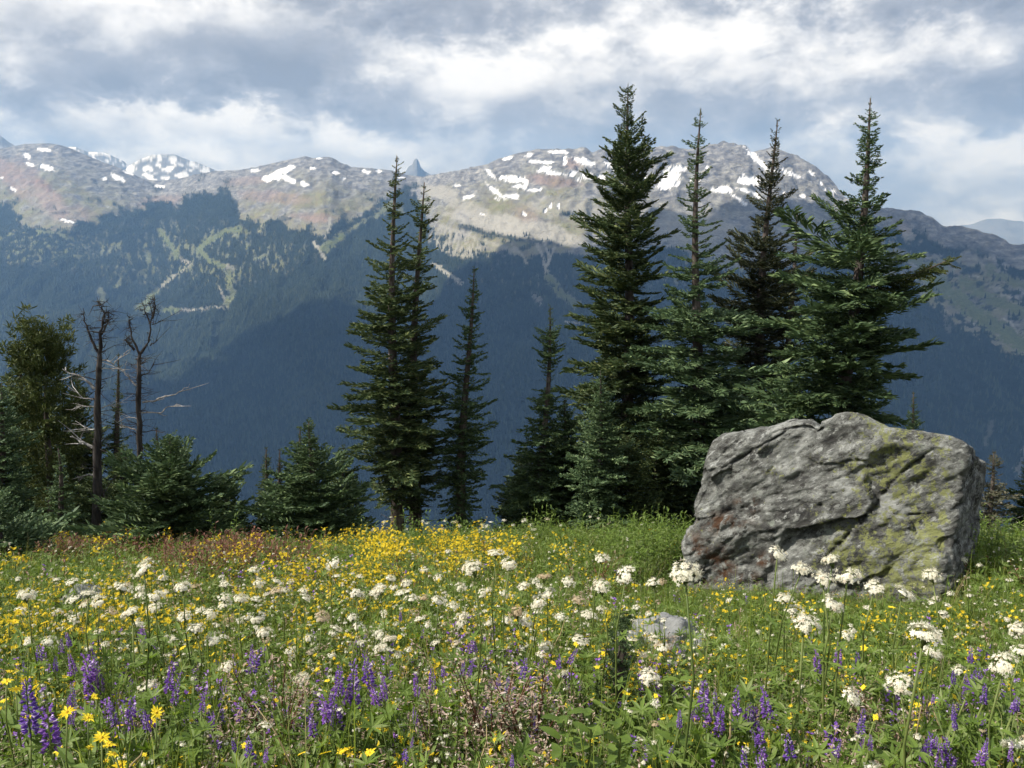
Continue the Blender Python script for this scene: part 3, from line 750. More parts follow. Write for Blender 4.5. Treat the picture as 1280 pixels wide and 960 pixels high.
conifer('fir_tree', (72, 560), 74, 10.6, [(560, 2), (590, 12), (620, 24), (660, 34), (690, 36)], 'small open fir in front of the olive pine', 'fir', 23, group=LG, gap=.15)
conifer('fir_tree', (197, 535), 196, 12.4, [(535, 1), (560, 7), (600, 14), (660, 20)], 'little dark fir tip above the round bush', 'dark', 24, group=LG)
conifer('fir_tree', (118, 600), 118, 12.0, [(600, 20), (640, 40), (690, 44)], 'shadowed low fir at the foot of the left snag', 'dark', 25, group=LG, per=9)
conifer('fir_tree', (430, 560), 428, 15.5, [(560, 6), (600, 22), (640, 30), (670, 30)], 'shaded fir sapling at the foot of the tall pair', 'dark', 26, group=LG)
conifer('fir_tree', (720, 560), 718, 16.4, [(560, 10), (600, 34), (650, 46)], 'dark young fir filling the gap beneath the tallest tree', 'dark', 27, group=CN)
conifer('fir_tree', (905, 480), 900, 17.2, [(480, 20), (540, 50), (640, 60)], 'dark understorey fir behind the left shoulder of the boulder', 'dark', 28, group=CN)
conifer('fir_tree', (28, 428), 30, 14.4, [(428, 4), (470, 22), (520, 36), (580, 44), (660, 50)], 'deep shadowed fir behind the olive pine at the left edge', 'dark', 31, group=LG, per=8)
conifer('fir_tree', (98, 470), 98, 14.0, [(470, 6), (520, 24), (580, 36), (670, 42)], 'dark fir between the olive pine and the thick snag', 'dark', 32, group=LG, per=8)
conifer('fir_tree', (152, 560), 152, 12.8, [(560, 6), (600, 24), (680, 40)], 'dark low fir between the two snag feet', 'dark', 33, group=LG, per=9)
conifer('fir_tree', (822, 540), 818, 15.2, [(540, 8), (580, 28), (650, 44)], 'dark young fir just left of the boulder top', 'dark', 34, group=CN, per=9)
conifer('fir_tree', (655, 560), 652, 16.2, [(560, 4), (590, 18), (625, 30), (660, 34)], 'dark sapling left of the fir with the thin top', 'dark', 35, group=CN, per=9)
conifer('fir_tree', (706, 500), 702, 15.9, [(500, 4), (540, 22), (590, 38), (650, 46)], 'dark fir wedged between the thin-topped fir and the tallest tree', 'fir', 36, group=CN, per=9)
conifer('fir_tree', (786, 545), 782, 14.6, [(545, 6), (580, 24), (620, 36), (655, 40)], 'olive young fir at the foot of the tallest tree', 'dark', 37, group=CN, per=9)
# half-dead grey shrubby fir on the right
g = conifer('fir_tree', (1242, 566), 1240, 11.5, [(566, 1), (585, 14), (600, 12), (620, 28), (650, 34), (668, 30)], 'half-dead greyish fir right of the boulder', 'dry', 29, group=CN, gap=.35, per=6)
mb = MB(); grng = np.random.default_rng(9)
for _ in range(70):
    z = grng.uniform(.1, .75); az = grng.uniform(0, 6.28); l = grng.uniform(.12, .38)
    p0 = np.array([0, 0, z]); d = np.array([math.cos(az), math.sin(az), grng.uniform(-.2, .7)])
    mb.tube([p0, p0 + d * l * .6, p0 + d * l + grng.normal(0, .03, 3)], [.008, .006, .002], 3)
    mb.tube([p0 + d * l * .5, p0 + d * l * .7 + grng.normal(0, .06, 3)], [.004, .002], 3)
obj('dead_twigs', mb.mesh('dead_twigs', M_SILVER), parent=g)['kind'] = 'stuff'

# ------------------------------------------------------------------ dead snags
def snag(label, depth, trunks, limbs, base, twigs, seed):
    rng = np.random.default_rng(seed)
    B = P(base[0], base[1], depth); zb = float(ground(B[0], depth))
    root = empty('dead_tree', (B[0], depth, zb)); O = np.array([B[0], depth, zb])
    def pts(lst): return [P(a, b_, depth + (c[0] if c else 0)) - O for a, b_, *c in lst]
    for k, (lst, rad) in enumerate(trunks):
        p = pts(lst)
        if k == 0: p = [np.array([p[0][0] * .98, 0, -.1])] + p; rad = [rad[0] * 1.25] + list(rad)
        fine, fr = [], []
        for i in range(len(p) - 1):
            for s_ in np.linspace(0, 1, 5)[:-1]:
                fine.append(p[i] + (p[i + 1] - p[i]) * s_ + rng.normal(0, .006, 3)); fr.append((rad[i] + (rad[i + 1] - rad[i]) * s_) * rng.uniform(.9, 1.12))
        fine.append(p[-1]); fr.append(rad[-1])
        mb = MB(); mb.tube(fine, fr, 10)
        for _ in range(twigs if k == 0 else 0):                              # short broken stubs with tufts of old twig
            i = rng.integers(3, len(fine) - 1); d = np.array([rng.uniform(-1, 1), rng.uniform(-.6, .6), rng.uniform(-.2, .6)]); l = rng.uniform(.04, .16)
            mb.tube([fine[i], fine[i] + d * l, fine[i] + d * l + rng.normal(0, .05, 3)], [.011, .007, .002], 4)
            if rng.random() < .5: mb.tube([fine[i] + d * l * .7, fine[i] + d * l * .7 + rng.normal(0, .07, 3)], [.006, .002], 3)
        for _ in range(120 if k == 0 else 18):               # fine dead twigs all along
            i = rng.integers(4, len(fine) - 1); d = np.array([rng.uniform(-1, 1), rng.uniform(-.7, .7), rng.uniform(-.35, .45)]); l = rng.uniform(.08, .42) * (1 if k == 0 else .4); q_ = fine[i] + d * l * .5 + rng.normal(0, .02, 3)
            mb.tube([fine[i], q_, fine[i] + d * l + rng.normal(0, .04, 3)], [.006, .004, .0015], 3)
            mb.tube([q_, q_ + rng.normal(0, .07, 3)], [.003, .001], 3)
        obj('trunk' if k == 0 else 'fork', mb.mesh('trunk', M_SNAG, True), parent=root)
    for lst, rad, mat in limbs:
        p = pts(lst); mb = MB()
        fine = [p[i] + (p[i + 1] - p[i]) * s_ + rng.normal(0, .010, 3) * (s_ > 0) for i in range(len(p) - 1) for s_ in (0, .33, .66)] + [p[-1]]
        rad = rad * .72; mb.tube(fine, list(np.linspace(rad, rad * .22, len(fine))), 6)
        for _ in range(5):
            i = rng.integers(2, len(fine) - 1); q = fine[i]; d = (fine[-1] - fine[0]); d = d / np.linalg.norm(d) + rng.normal(0, .6, 3); l = rng.uniform(.05, .2)
            mb.tube([q, q + d * l * .6, q + d * l + rng.normal(0, .02, 3)], [rad * .45, rad * .3, .002], 4)
        obj('branch', mb.mesh('branch', mat), parent=root)
    return tag(root, label, 'dead tree', 'weathered snags at the left')

snag('thick dead snag with broken pale stub branches beside the olive pine', 11.6,
     [([(121, 655), (122, 560), (122, 500), (124, 450), (126, 415), (130, 392), (121, 371)], [.062, .052, .042, .031, .017, .009, .002]), ([(123, 440), (112, 420), (106, 402), (104, 385)], [.020, .014, .009, .003]), ([(126, 420), (134, 405), (137, 388)], [.018, .011, .003])],
     [([(118, 486), (108, 476), (94, 468), (78, 461)], .030, M_SILVER), ([(116, 560), (106, 554), (98, 550), (90, 544)], .032, M_SILVER), ([(118, 592), (108, 594), (98, 599)], .026, M_SILVER), ([(128, 450), (142, 456), (156, 444), (158, 440)], .018, M_SILVER), ([(120, 500), (104, 498), (92, 488)], .016, M_SILVER),
      ([(118, 508), (104, 508), (95, 507)], .012, M_SILVER), ([(125, 462), (138, 460), (150, 462)], .014, M_SILVER), ([(122, 536), (112, 537), (105, 537)], .016, M_SILVER), ([(127, 510), (138, 507), (146, 508)], .012, M_SILVER), ([(126, 640), (130, 622), (128, 610)], .03, M_SNAG)], (121, 655), 22, 4)
snag('slim dead snag forked into a wishbone top above the round bush', 12.2,
     [([(176, 620), (175, 560), (173, 500), (173, 470), (175, 442)], [.044, .042, .035, .029, .024]), ([(175, 442), (166, 425), (162, 405), (159, 390)], [.018, .013, .008, .002]), ([(175, 442), (184, 432), (188, 412), (190, 395), (187, 376)], [.022, .016, .011, .007, .002]), ([(188, 405), (182, 392), (177, 374)], [.011, .007, .002]), ([(168, 438), (161, 430), (156, 424)], [.02, .014, .004]), ([(190, 398), (194, 385), (193, 370)], [.016, .010, .003])],
     [([(178, 503), (198, 498), (215, 494), (228, 488), (237, 480)], .022, M_SILVER), ([(177, 516), (196, 516), (212, 508), (222, 504)], .018, M_SILVER), ([(170, 482), (162, 474), (156, 466), (150, 460)], .020, M_SILVER), ([(172, 540), (160, 534), (148, 532)], .018, M_SILVER), ([(172, 524), (160, 522), (150, 524)], .012, M_SILVER), ([(176, 470), (186, 466), (194, 452)], .014, M_SNAG), ([(178, 540), (194, 538), (208, 542)], .012, M_SNAG), ([(188, 432), (194, 428), (196, 422)], .014, M_SNAG), ([(190, 406), (196, 404), (198, 400)], .012, M_SNAG)], (176, 620), 16, 5)

# ------------------------------------------------------------------ the boulder
def cube_grid(n):
    """unit cube surface as an n x n grid on each side, welded"""
    g = np.linspace(-1, 1, n + 1)
    A, B = np.meshgrid(g, g); o = np.ones_like(A)
    sides = [(A, -o, B), (-A, o, B), (o, A, B), (-o, -A, B), (A, B, o), (-A, B, -o)]
    V = np.concatenate([np.stack(s_, -1).reshape(-1, 3) for s_ in sides])
    i = (np.arange(n)[:, None] * (n + 1) + np.arange(n)[None, :]).ravel()
    q_ = np.stack([i, i + 1, i + n + 2, i + n + 1], 1)
    Fc = np.concatenate([q_ + k * (n + 1) ** 2 for k in range(6)])
    key = np.round(V * 1e5).astype(np.int64)
    _, first, inv = np.unique(key, axis=0, return_index=True, return_inverse=True)
    return V[first], inv.ravel()[Fc]

psi = math.radians(35)
XA, YA = np.array([math.cos(psi), -math.sin(psi)]), np.array([math.sin(psi), math.cos(psi)])       # along the face, into the rock
corner = P(1188, 700, 6.2)[:2]
for W in np.arange(1.0, 4.0, .005):
    e = corner - XA * W
    if 640 + F * e[0] / (e[1] * CP - (-3.0) * SP) < 849: break
W_HALF = W / 2
def rock_mat(t):
    pos = t.node('ShaderNodeTexCoord').outputs['Object']
    rot = t.node('ShaderNodeMapping'); t.l.new(pos, rot.inputs[0]); rot.inputs['Rotation'].default_value = (0, math.radians(36), 0)
    st = t.vmath('MULTIPLY', rot.outputs[0], (0.75, 1.0, 1.35))
    n1 = t.noise(pos, 1.6, 6, 0.6); n2 = t.noise(st, 4.2, 12, 0.74, 0.25); n3 = t.noise(pos, 30, 7, 0.72); n4 = t.noise(st, 13, 9, 0.74, 0.2)
    c = t.ramp(n2, [(0.36, (0.028, 0.028, 0.028)), (0.45, (0.075, 0.076, 0.072)), (0.53, (0.145, 0.15, 0.14)), (0.63, (0.29, 0.30, 0.285))])
    c = t.mix(t.step(n4, .53, .63), c, (0.30, 0.31, 0.295))
    c = t.mix(t.step(n4, .45, .38), c, (0.045, 0.044, 0.042))
    sx = t.node('ShaderNodeSeparateXYZ'); t.l.new(pos, sx.inputs[0])
    vor = t.node('ShaderNodeTexVoronoi'); vor.inputs['Scale'].default_value = 13; t.l.new(t.vmath('ADD', pos, t.mix(.10, (0, 0, 0), t.noise(pos, 9, 4, .6, 0, True))), vor.inputs['Vector'])
    rightish = t.math('MULTIPLY', t.math('MULTIPLY', t.step(sx.outputs[0], -0.15, 0.7), t.step(sx.outputs[0], W_HALF - .02, W_HALF - .12)), t.step(sx.outputs[2], .15, .6))
    side_off = t.step(sx.outputs[0], W_HALF + .0, W_HALF - .08)
    lich = t.math('ADD', t.math('ADD', t.math('MULTIPLY', n1, .5), t.math('MULTIPLY', t.noise(pos, 17, 8, .78), 1.0)), t.math('MULTIPLY', rightish, .15))
    lf = t.math('MULTIPLY', t.math('MULTIPLY', t.step(lich, .88, .93), .85), side_off)
    c = t.mix(lf, c, t.mix(n3, (0.13, 0.145, 0.045), (0.27, 0.285, 0.11)))
    c = t.mix(t.math('MULTIPLY', t.step(t.noise(pos, 4.5, 7, .7), .60, .66), .7), c, (0.24, 0.265, 0.225))
    rust = t.math('MULTIPLY', t.attr('rust'), t.step(t.noise(pos, 6.0, 6, .7), .46, .60))
    c = t.mix(rust, c, t.mix(n3, (0.035, 0.022, 0.014), (0.095, 0.048, 0.026)))
    c = t.mix(t.attr('crack'), c, (0.03, 0.03, 0.027))
    h = t.math('ADD', t.math('ADD', t.math('MULTIPLY', n2, 1.0), t.math('MULTIPLY', n4, .5)), t.math('MULTIPLY', n3, .22))
    return principled(t, c, .92, h, 1.0, .05, spec=.2)
M_ROCK = material('lichen_rock', rock_mat)

CEN = corner - XA * W / 2 + YA * .85
TOPS = [(843, 640), (848, 596), (858, 566), (868, 548), (880, 543), (910, 540), (935, 538), (960, 529), (985, 524), (994, 525), (1002, 532), (1012, 527), (1025, 522), (1046, 522), (1060, 528), (1076, 536), (1090, 546), (1110, 548), (1130, 548), (1165, 554), (1187, 563)]
tx_, tz_ = [], []
for px, py in TOPS:                                       # the front upper edge, from the outline
    best = min(np.linspace(-W / 2, W / 2, 400), key=lambda a: abs(640 + F * (CEN + XA * a - YA * .85)[0] / ((CEN + XA * a - YA * .85)[1] * CP + 2.6 * SP) - px))
    p = CEN + XA * best - YA * .85
    tx_.append(best); tz_.append(P(px, py, p[1])[2])
V, Fc = cube_grid(136)
pw = np.where(V[:, :1] > 0, 60.0, 14.0)
pn = (np.abs(V) ** pw).sum(1, keepdims=True) ** (1 / pw)
U = V / pn * np.array([[1.0, 1.0, 1.0]])
U = U / np.abs(U).max() 
lx = U[:, 0] * W / 2; ly = U[:, 1] * .85
wx = CEN[0] + XA[0] * lx + YA[0] * ly; wy = CEN[1] + XA[1] * lx + YA[1] * ly
top = np.interp(lx, tx_, tz_) - (ly + .85) * .30
bot = ground(wx, wy) - .22
f = (U[:, 2] + 1) / 2
wz = bot + (top - bot) * f
# the face leans back, and its left end rounds off
ly = ly + (1 - U[:, 1]) / 2 * (f - .0) * .22
lx = lx + np.where(U[:, 0] < 0, 1, 0) * (-U[:, 0]) * 0.05 * (f ** 2) - np.clip(U[:, 0], 0, 1) * (f - .3) * -.02
wx = CEN[0] + XA[0] * lx + YA[0] * ly; wy = CEN[1] + XA[1] * lx + YA[1] * ly
PT = np.stack([wx, wy, wz], 1)
# relief: inclined bands, blocky steps and two long cracks on the face
sa = math.radians(38)
band = lx * math.sin(sa) - (wz - wz.mean()) * math.cos(sa); along = lx * math.cos(sa) + (wz - wz.mean()) * math.sin(sa)
rel = 0.040 * fbm(band * 4.2, along * 1.1, ly * 1.5, 5, 3) + 0.055 * fbm(lx * 1.3, wz * 1.3, ly * 1.3, 3, 9) + 0.022 * fbm(band * 13, along * 6, ly * 9, 4, 12)
blk = fbm(band * 2.4 + .4 * fbm(lx * 2, wz * 2, octv=2, seed=2), along * .8, ly, 2, 31); rel += 0.035 * np.round(blk * 2.5) / 2.5
# fractured facets: every cell of the face is a slightly tilted plane with its own step
fr = np.random.default_rng(5); NS = 95
q3 = np.stack([along * .75, band * 1.35, ly * 1.1], 1) + .06 * np.stack([fbm(lx * 3, wz * 3, ly * 3, 3, s_) for s_ in (61, 62, 63)], 1)
seeds = q3[fr.integers(0, len(q3), NS)]; tilt3 = fr.normal(0, .11, (NS, 3)); step3 = fr.normal(0, .014, NS)
near = np.zeros(len(q3), int); bestd = np.full(len(q3), 1e9)
for k in range(NS):
    dd = ((q3 - seeds[k]) ** 2).sum(1); m = dd < bestd; near[m] = k; bestd[m] = dd[m]
rel = rel * .75 + np.clip((tilt3[near] * (q3 - seeds[near])).sum(1) + step3[near], -.05, .05) * np.where(U[:, 0] > .96, .5, 1.0)
def crack(pts, wd):
    best = np.full(len(lx), 1e9)
    pp = []
    for px, py in pts:
        a = np.interp(px, [849, 1188], [-W / 2, W / 2]); d = (CEN + XA * a - YA * .85)[1]; pp.append((a, P(px, py, d)[2]))
    for (xa, za), (xb, zb) in zip(pp[:-1], pp[1:]):
        wob_ = .03 * fbm(lx * 7, wz * 7, octv=3, seed=70)
        t_ = np.clip(((lx - xa) * (xb - xa) + (wz - za) * (zb - za)) / ((xb - xa) ** 2 + (zb - za) ** 2), 0, 1)
        best = np.minimum(best, np.hypot(lx - xa - t_ * (xb - xa) + wob_, wz - za - t_ * (zb - za)))
    return np.exp(-(best / wd) ** 2) * (U[:, 1] < -.6)
ck = np.maximum.reduce([crack([(1150, 572), (1130, 590), (1112, 612), (1100, 632), (1080, 660), (1058, 686)], .0075), crack([(1060, 686), (1045, 700)], .010), crack([(1190, 640), (1160, 650), (1135, 652)], .010), crack([(862, 598), (900, 590), (950, 562), (990, 540)], .009) * .8, crack([(850, 660), (890, 650), (930, 640)], .012) * .6])
rel *= np.where(U[:, 2] > .9, .45, 1.0)
rel -= 0.035 * ck
nrm = np.stack([U[:, 0], U[:, 1], U[:, 2]], 1) ** 21; nrm = nrm / (np.linalg.norm(nrm, axis=1, keepdims=True) + 1e-9)
off = rel[:, None] * nrm
PT[:, 0] += XA[0] * off[:, 0] + YA[0] * off[:, 1]; PT[:, 1] += XA[1] * off[:, 0] + YA[1] * off[:, 1]; PT[:, 2] += off[:, 2]
org = np.array([CEN[0], CEN[1], float(ground(CEN[0], CEN[1]))])
D = PT - org
loc = np.stack([D[:, 0] * XA[0] + D[:, 1] * XA[1], D[:, 0] * YA[0] + D[:, 1] * YA[1], D[:, 2]], 1)
me = mesh_np('boulder', loc, Fc, False)
bpx, bpy_ = project(PT[:, 0], PT[:, 1], PT[:, 2])
rust = np.zeros(len(bpx))
for cx, cy, rx, ry in [(935, 630, 16, 10), (905, 655, 26, 12), (890, 710, 30, 22), (935, 728, 14, 12), (955, 700, 12, 8), (870, 690, 16, 20)]:
    rust = np.maximum(rust, np.exp(-((bpx - cx) / rx) ** 2 - ((bpy_ - cy) / ry) ** 2))
attr_f(me, 'rust', np.clip(rust * 1.6, 0, 1)); attr_f(me, 'crack', np.clip(ck * 1.1, 0, 1))
bo = obj('boulder', me, M_ROCK); bo.location = Vector(org); bo.rotation_euler.z = -psi
tag(bo, 'large grey lichen-covered boulder standing in the meadow', 'boulder')

def stone(px, py, w_px, h_px, label, seed, depth_f=1.0, lift=.02):
    x, y = on_ground(px, py + h_px * .5, 0.10)
    k = y / F * 1.03
    V, Fc = cube_grid(18)
    U = V / np.linalg.norm(V, axis=1, keepdims=True) * (1 + .25 * (np.abs(V).max(1, keepdims=True) / np.linalg.norm(V, axis=1, keepdims=True)))
    n = fbm(U[:, 0] * 1.6, U[:, 1] * 1.6, U[:, 2] * 1.6, 4, seed)
    q_ = U * (1 + .28 * n[:, None]) * np.array([[w_px * k * .46, w_px * k * .5 * depth_f, h_px * k * .5 + lift * .3]])
    q_[:, 2] += lift
    me = mesh_np('stone', q_, Fc, True)
    attr_f(me, 'rust', np.zeros(len(q_))); attr_f(me, 'crack', np.zeros(len(q_)))
    o = obj('stone', me, M_PALE); o.location = (x, y, float(ground(x, y))); o.rotation_euler.z = seed
    tag(o, label, 'rock')
def pale_rock(t):
    pos = t.node('ShaderNodeTexCoord').outputs['Object']
    n, m = t.noise(pos, 9, 8, .7), t.noise(pos, 40, 5, .7)
    c = t.mix(n, (.10, .105, .105), (.32, .325, .32)); c = t.mix(t.step(m, .55, .7), c, (.14, .15, .13))
    return principled(t, c, .9, n, .9, .03, spec=.2)
M_PALE = material('pale_rock', pale_rock)
stone(832, 800, 84, 30, 'small pale grey rock among the flowers left of the boulder foot', 3, lift=.15)
stone(786, 808, 40, 18, 'little grey stone half hidden beside the small pale rock', 4, lift=.12)
stone(108, 750, 46, 26, 'pale stone among white blooms at the left', 5, lift=.14)
stone(508, 700, 60, 14, 'flat grey stone in the yellow drift before the tall pair', 6, lift=.08)
stone(285, 690, 70, 16, 'flat grey stone beside the round fir bush', 7, lift=.08)

# ------------------------------------------------------------------ meadow plants
def on_ground_v(px, py, h):
    u, v = (px - 640) / F, (480 - py) / F
    k = 1 / (CP + v * SP); dx, dz = u * k, (v * CP - SP) * k
    lo, hi = np.full(len(px), .3), np.full(len(px), 14.5)
    for _ in range(34):
        m = (lo + hi) / 2
        up = dz * m > ground(dx * m, m) + h
        lo = np.where(up, m, lo); hi = np.where(up, hi, m)
    return dx * lo, lo

BOULDER_C, BOULDER_X = CEN, XA
def off_boulder(x, y, pad=.12):
    dx, dy = x - CEN[0], y - CEN[1]
    a, b_ = dx * XA[0] + dy * XA[1], dx * YA[0] + dy * YA[1]
    return ~((np.abs(a) < W / 2 + pad * .3) & (b_ > -.85 - pad * .2) & (b_ < 1.0))

def near_rock(x, y):
    dx, dy = x - CEN[0], y - CEN[1]; a, b_ = dx * XA[0] + dy * XA[1], dx * YA[0] + dy * YA[1]
    return 1 - .62 * ((np.abs(a) < W / 2 + .15) & (b_ < 0) & (b_ > -1.9)) - .3 * ((np.abs(a) < W / 2 + .1) & (b_ <= -1.9) & (b_ > -2.7))
G_LEAF = leaf_mat('meadow_leaf', (0.058, 0.102, 0.018), (0.170, 0.245, 0.045), .40, pale=(0.20, 0.25, 0.09))
G_GRASS = leaf_mat('meadow_grass', (0.088, 0.132, 0.022), (0.235, 0.285, 0.058), .42, pale=(0.30, 0.30, 0.13))
G_GREY = leaf_mat('grey_green_leaf', (0.075, 0.105, 0.050), (0.145, 0.185, 0.090), .3, pale=(.22, .25, .15))
G_STEM = leaf_mat('flower_stem', (0.075, 0.110, 0.025), (0.150, 0.185, 0.050), .15, island=False)
G_DRY = leaf_mat('dry_straw', (0.22, 0.165, 0.085), (0.42, 0.34, 0.18), .25)
G_RED = leaf_mat('reddish_leaf', (0.105, 0.040, 0.028), (0.20, 0.095, 0.062), .3, pale=(.24, .15, .09), tcol=(1.2, .8, .5))
G_ORANGE = leaf_mat('rust_orange_needles', (0.30, 0.075, 0.018), (0.42, 0.15, 0.03), .3, tcol=(1.2, .8, .5))
P_WHITE = leaf_mat('white_petal', aged=(0.50, 0.40, 0.26), dark=(0.72, 0.69, 0.55), light=(0.84, 0.82, 0.72), trans=.35, rough=.6, tcol=(1, 1, .9), pale=(.66, .56, .44))
P_YELLOW = leaf_mat('yellow_petal', (0.76, 0.55, 0.014), (0.90, 0.74, 0.045), .35, .6, tcol=(1, .95, .6))
P_GOLD = leaf_mat('flower_disc', (0.48, 0.27, 0.01), (0.66, 0.42, 0.02), .1, .7)
P_LUPIN = leaf_mat('lupine_petal', (0.105, 0.050, 0.33), (0.31, 0.125, 0.46), .32, .6, tcol=(1, 1, 1.1), pale=(0.56, 0.44, 0.68))
P_PINK = leaf_mat('pinkish_seed', (0.27, 0.19, 0.14), (0.48, 0.38, 0.30), .3, tcol=(1, .9, .8), pale=(.58, .46, .42))
P_BUD = leaf_mat('pale_bud', (0.45, 0.36, 0.28), (0.62, 0.52, 0.40), .25)

def V3(*a): return np.array(a, float)
def rdir(rng, zmin=-.2, zmax=1):
    a = rng.uniform(0, 6.283); z = rng.uniform(zmin, zmax); r = math.sqrt(max(0, 1 - z * z)); return V3(r * math.cos(a), r * math.sin(a), z)

def tuft(rng, n=15, h=(.18, .42), wd=.006, spread=.55, mat=None):
    mb = MB()
    for _ in range(n):
        a = rng.uniform(0, 6.283); H = rng.uniform(*h); s_ = rng.uniform(.08, spread)
        b0 = V3(rng.normal(0, .025), rng.normal(0, .025), -.02); d = V3(math.cos(a), math.sin(a), 0)
        p1, p2, p3 = b0 + d * s_ * H * .25 + V3(0, 0, H * .5), b0 + d * s_ * H * .65 + V3(0, 0, H * .85), b0 + d * s_ * H * 1.15 + V3(0, 0, H * rng.uniform(.85, 1.05))
        sd = np.cross(d, V3(0, 0, 1)); sd = sd * math.cos(a * 3) + d * math.sin(a * 3); sd /= np.linalg.norm(sd)
        w_ = wd * rng.uniform(.6, 1.3)
        mb.add([b0 - sd * w_ * .5, b0 + sd * w_ * .5, p1 + sd * w_ * .5, p1 - sd * w_ * .5, p2 + sd * w_ * .35, p2 - sd * w_ * .35, p3], [(0, 1, 2, 3), (3, 2, 4, 5), (5, 4, 6)])
    return mb.mesh('tuft', mat or G_GRASS)

def herb(rng, stems=4, h=(.16, .34), leaf=(.05, .10), wd=.26, mat=None, per=7, spread=.10):
    mb = MB()
    for _ in range(stems):
        a = rng.uniform(0, 6.283); H = rng.uniform(*h); b0 = V3(rng.normal(0, spread * .4), rng.normal(0, spread * .4), -.02); tp = b0 + V3(math.cos(a) * spread, math.sin(a) * spread, H)
        mb.tube([b0, tp], [.0028, .0015], 3, False)
        for k in range(per):
            t_ = .15 + .85 * k / (per - 1); q_ = b0 + (tp - b0) * t_; az = k * 2.4 + rng.uniform(-.4, .4); L = rng.uniform(*leaf) * (1.15 - .55 * t_)
            d = V3(math.cos(az), math.sin(az), rng.uniform(.1, .9)); d /= np.linalg.norm(d)
            mb.leaf(q_, q_ + d * L, L * wd, bend=rng.uniform(0, .3), fold=.35, segs=2)
    return mb.mesh('herb', mat or G_LEAF)

def palmate(rng, n=8, h=(.12, .28), mat=None):
    mb = MB()
    for _ in range(n):
        a = rng.uniform(0, 6.283); H = rng.uniform(*h); s_ = rng.uniform(.03, .13); b0 = V3(rng.normal(0, .02), rng.normal(0, .02), -.02); tp = b0 + V3(math.cos(a) * s_, math.sin(a) * s_, H)
        mb.tube([b0, tp], [.0022, .0014], 3, False)
        L = rng.uniform(.032, .055); tilt = rdir(rng, .6, 1)
        e1 = np.cross(tilt, V3(.3, .8, .1)); e1 /= np.linalg.norm(e1); e2 = np.cross(tilt, e1)
        for k in range(7):
            f_ = k / 7 * 6.283; d = e1 * math.cos(f_) + e2 * math.sin(f_) + tilt * .35; d /= np.linalg.norm(d)
            mb.leaf(tp, tp + d * L, L * .26, up=tilt, fold=.4, segs=2)
    return mb.mesh('palmate', mat or G_LEAF)

def daisy(mb, c, nrm, r, n=9, petal=0, disc=1):
    nrm = nrm / np.linalg.norm(nrm); e1 = np.cross(nrm, V3(.2, .9, .3)); e1 /= np.linalg.norm(e1); e2 = np.cross(nrm, e1)
    mb.cur = petal
    for k in range(n):
        f_ = 6.283 * k / n + .1 * math.sin(k * 5); d = e1 * math.cos(f_) + e2 * math.sin(f_); s_ = np.cross(nrm, d); R_ = r * (.9 + .16 * math.sin(k * 3.7))
        mb.add([c + d * r * .15 - s_ * r * .07, c + d * r * .15 + s_ * r * .07, c + d * R_ * .62 + s_ * r * .17 + nrm * r * .10, c + d * R_ + nrm * r * .05 * math.sin(k), c + d * R_ * .62 - s_ * r * .17 + nrm * r * .10], [(0, 1, 2, 3, 4)])
    mb.cur = disc
    ring = [c + (e1 * math.cos(k * 1.047) + e2 * math.sin(k * 1.047)) * r * .26 for k in range(6)]
    mb.add(ring + [c + nrm * r * .2], [(k, (k + 1) % 6, 6) for k in range(6)])
    mb.cur = 0

def small_yellow(rng, n=5, h=(.20, .36), r=(.009, .015)):
    mb = MB(); st = MB()
    for _ in range(n):
        a = rng.uniform(0, 6.283); H = rng.uniform(*h); b0 = V3(rng.normal(0, .012), rng.normal(0, .012), -.02); tp = b0 + V3(math.cos(a) * .06, math.sin(a) * .06, H)
        mb.cur = 2; mb.tube([b0, tp], [.0016, .001], 3, False)
        for k in range(3):
            q_ = b0 + (tp - b0) * (.3 + .2 * k); d = rdir(rng, .1, .7); mb.leaf(q_, q_ + d * .045, .010, segs=2)
        for k in range(rng.integers(2, 5)):
            c = tp + V3(rng.normal(0, .016), rng.normal(0, .016), rng.uniform(-.012, .012)); daisy(mb, c, rdir(rng, .45, 1), rng.uniform(*r), 6)
    return mb.mesh('small_yellow', [P_YELLOW, P_GOLD, G_STEM])

def floret(mb, c, n, r):
    n = n / np.linalg.norm(n); e1 = np.cross(n, V3(.31, .2, .93)); e1 /= np.linalg.norm(e1) + 1e-9; e2 = np.cross(n, e1)
    V = [c]
    for k in range(10):
        f_ = k * .6283; rr_ = r * (1.0 if k % 2 == 0 else .45); V.append(c + (e1 * math.cos(f_) + e2 * math.sin(f_)) * rr_ + n * r * (.15 if k % 2 == 0 else 0))
    mb.add(V, [(0, 1 + k, 1 + (k + 1) % 10) for k in range(10)])
    for k in range(2):
        d = n + e1 * (.5 - k) * .9 + e2 * .3 * (-1) ** k; s_ = e1 * r * .10
        mb.add([c - s_, c + s_, c + d * r * 1.35], [(0, 1, 2)])

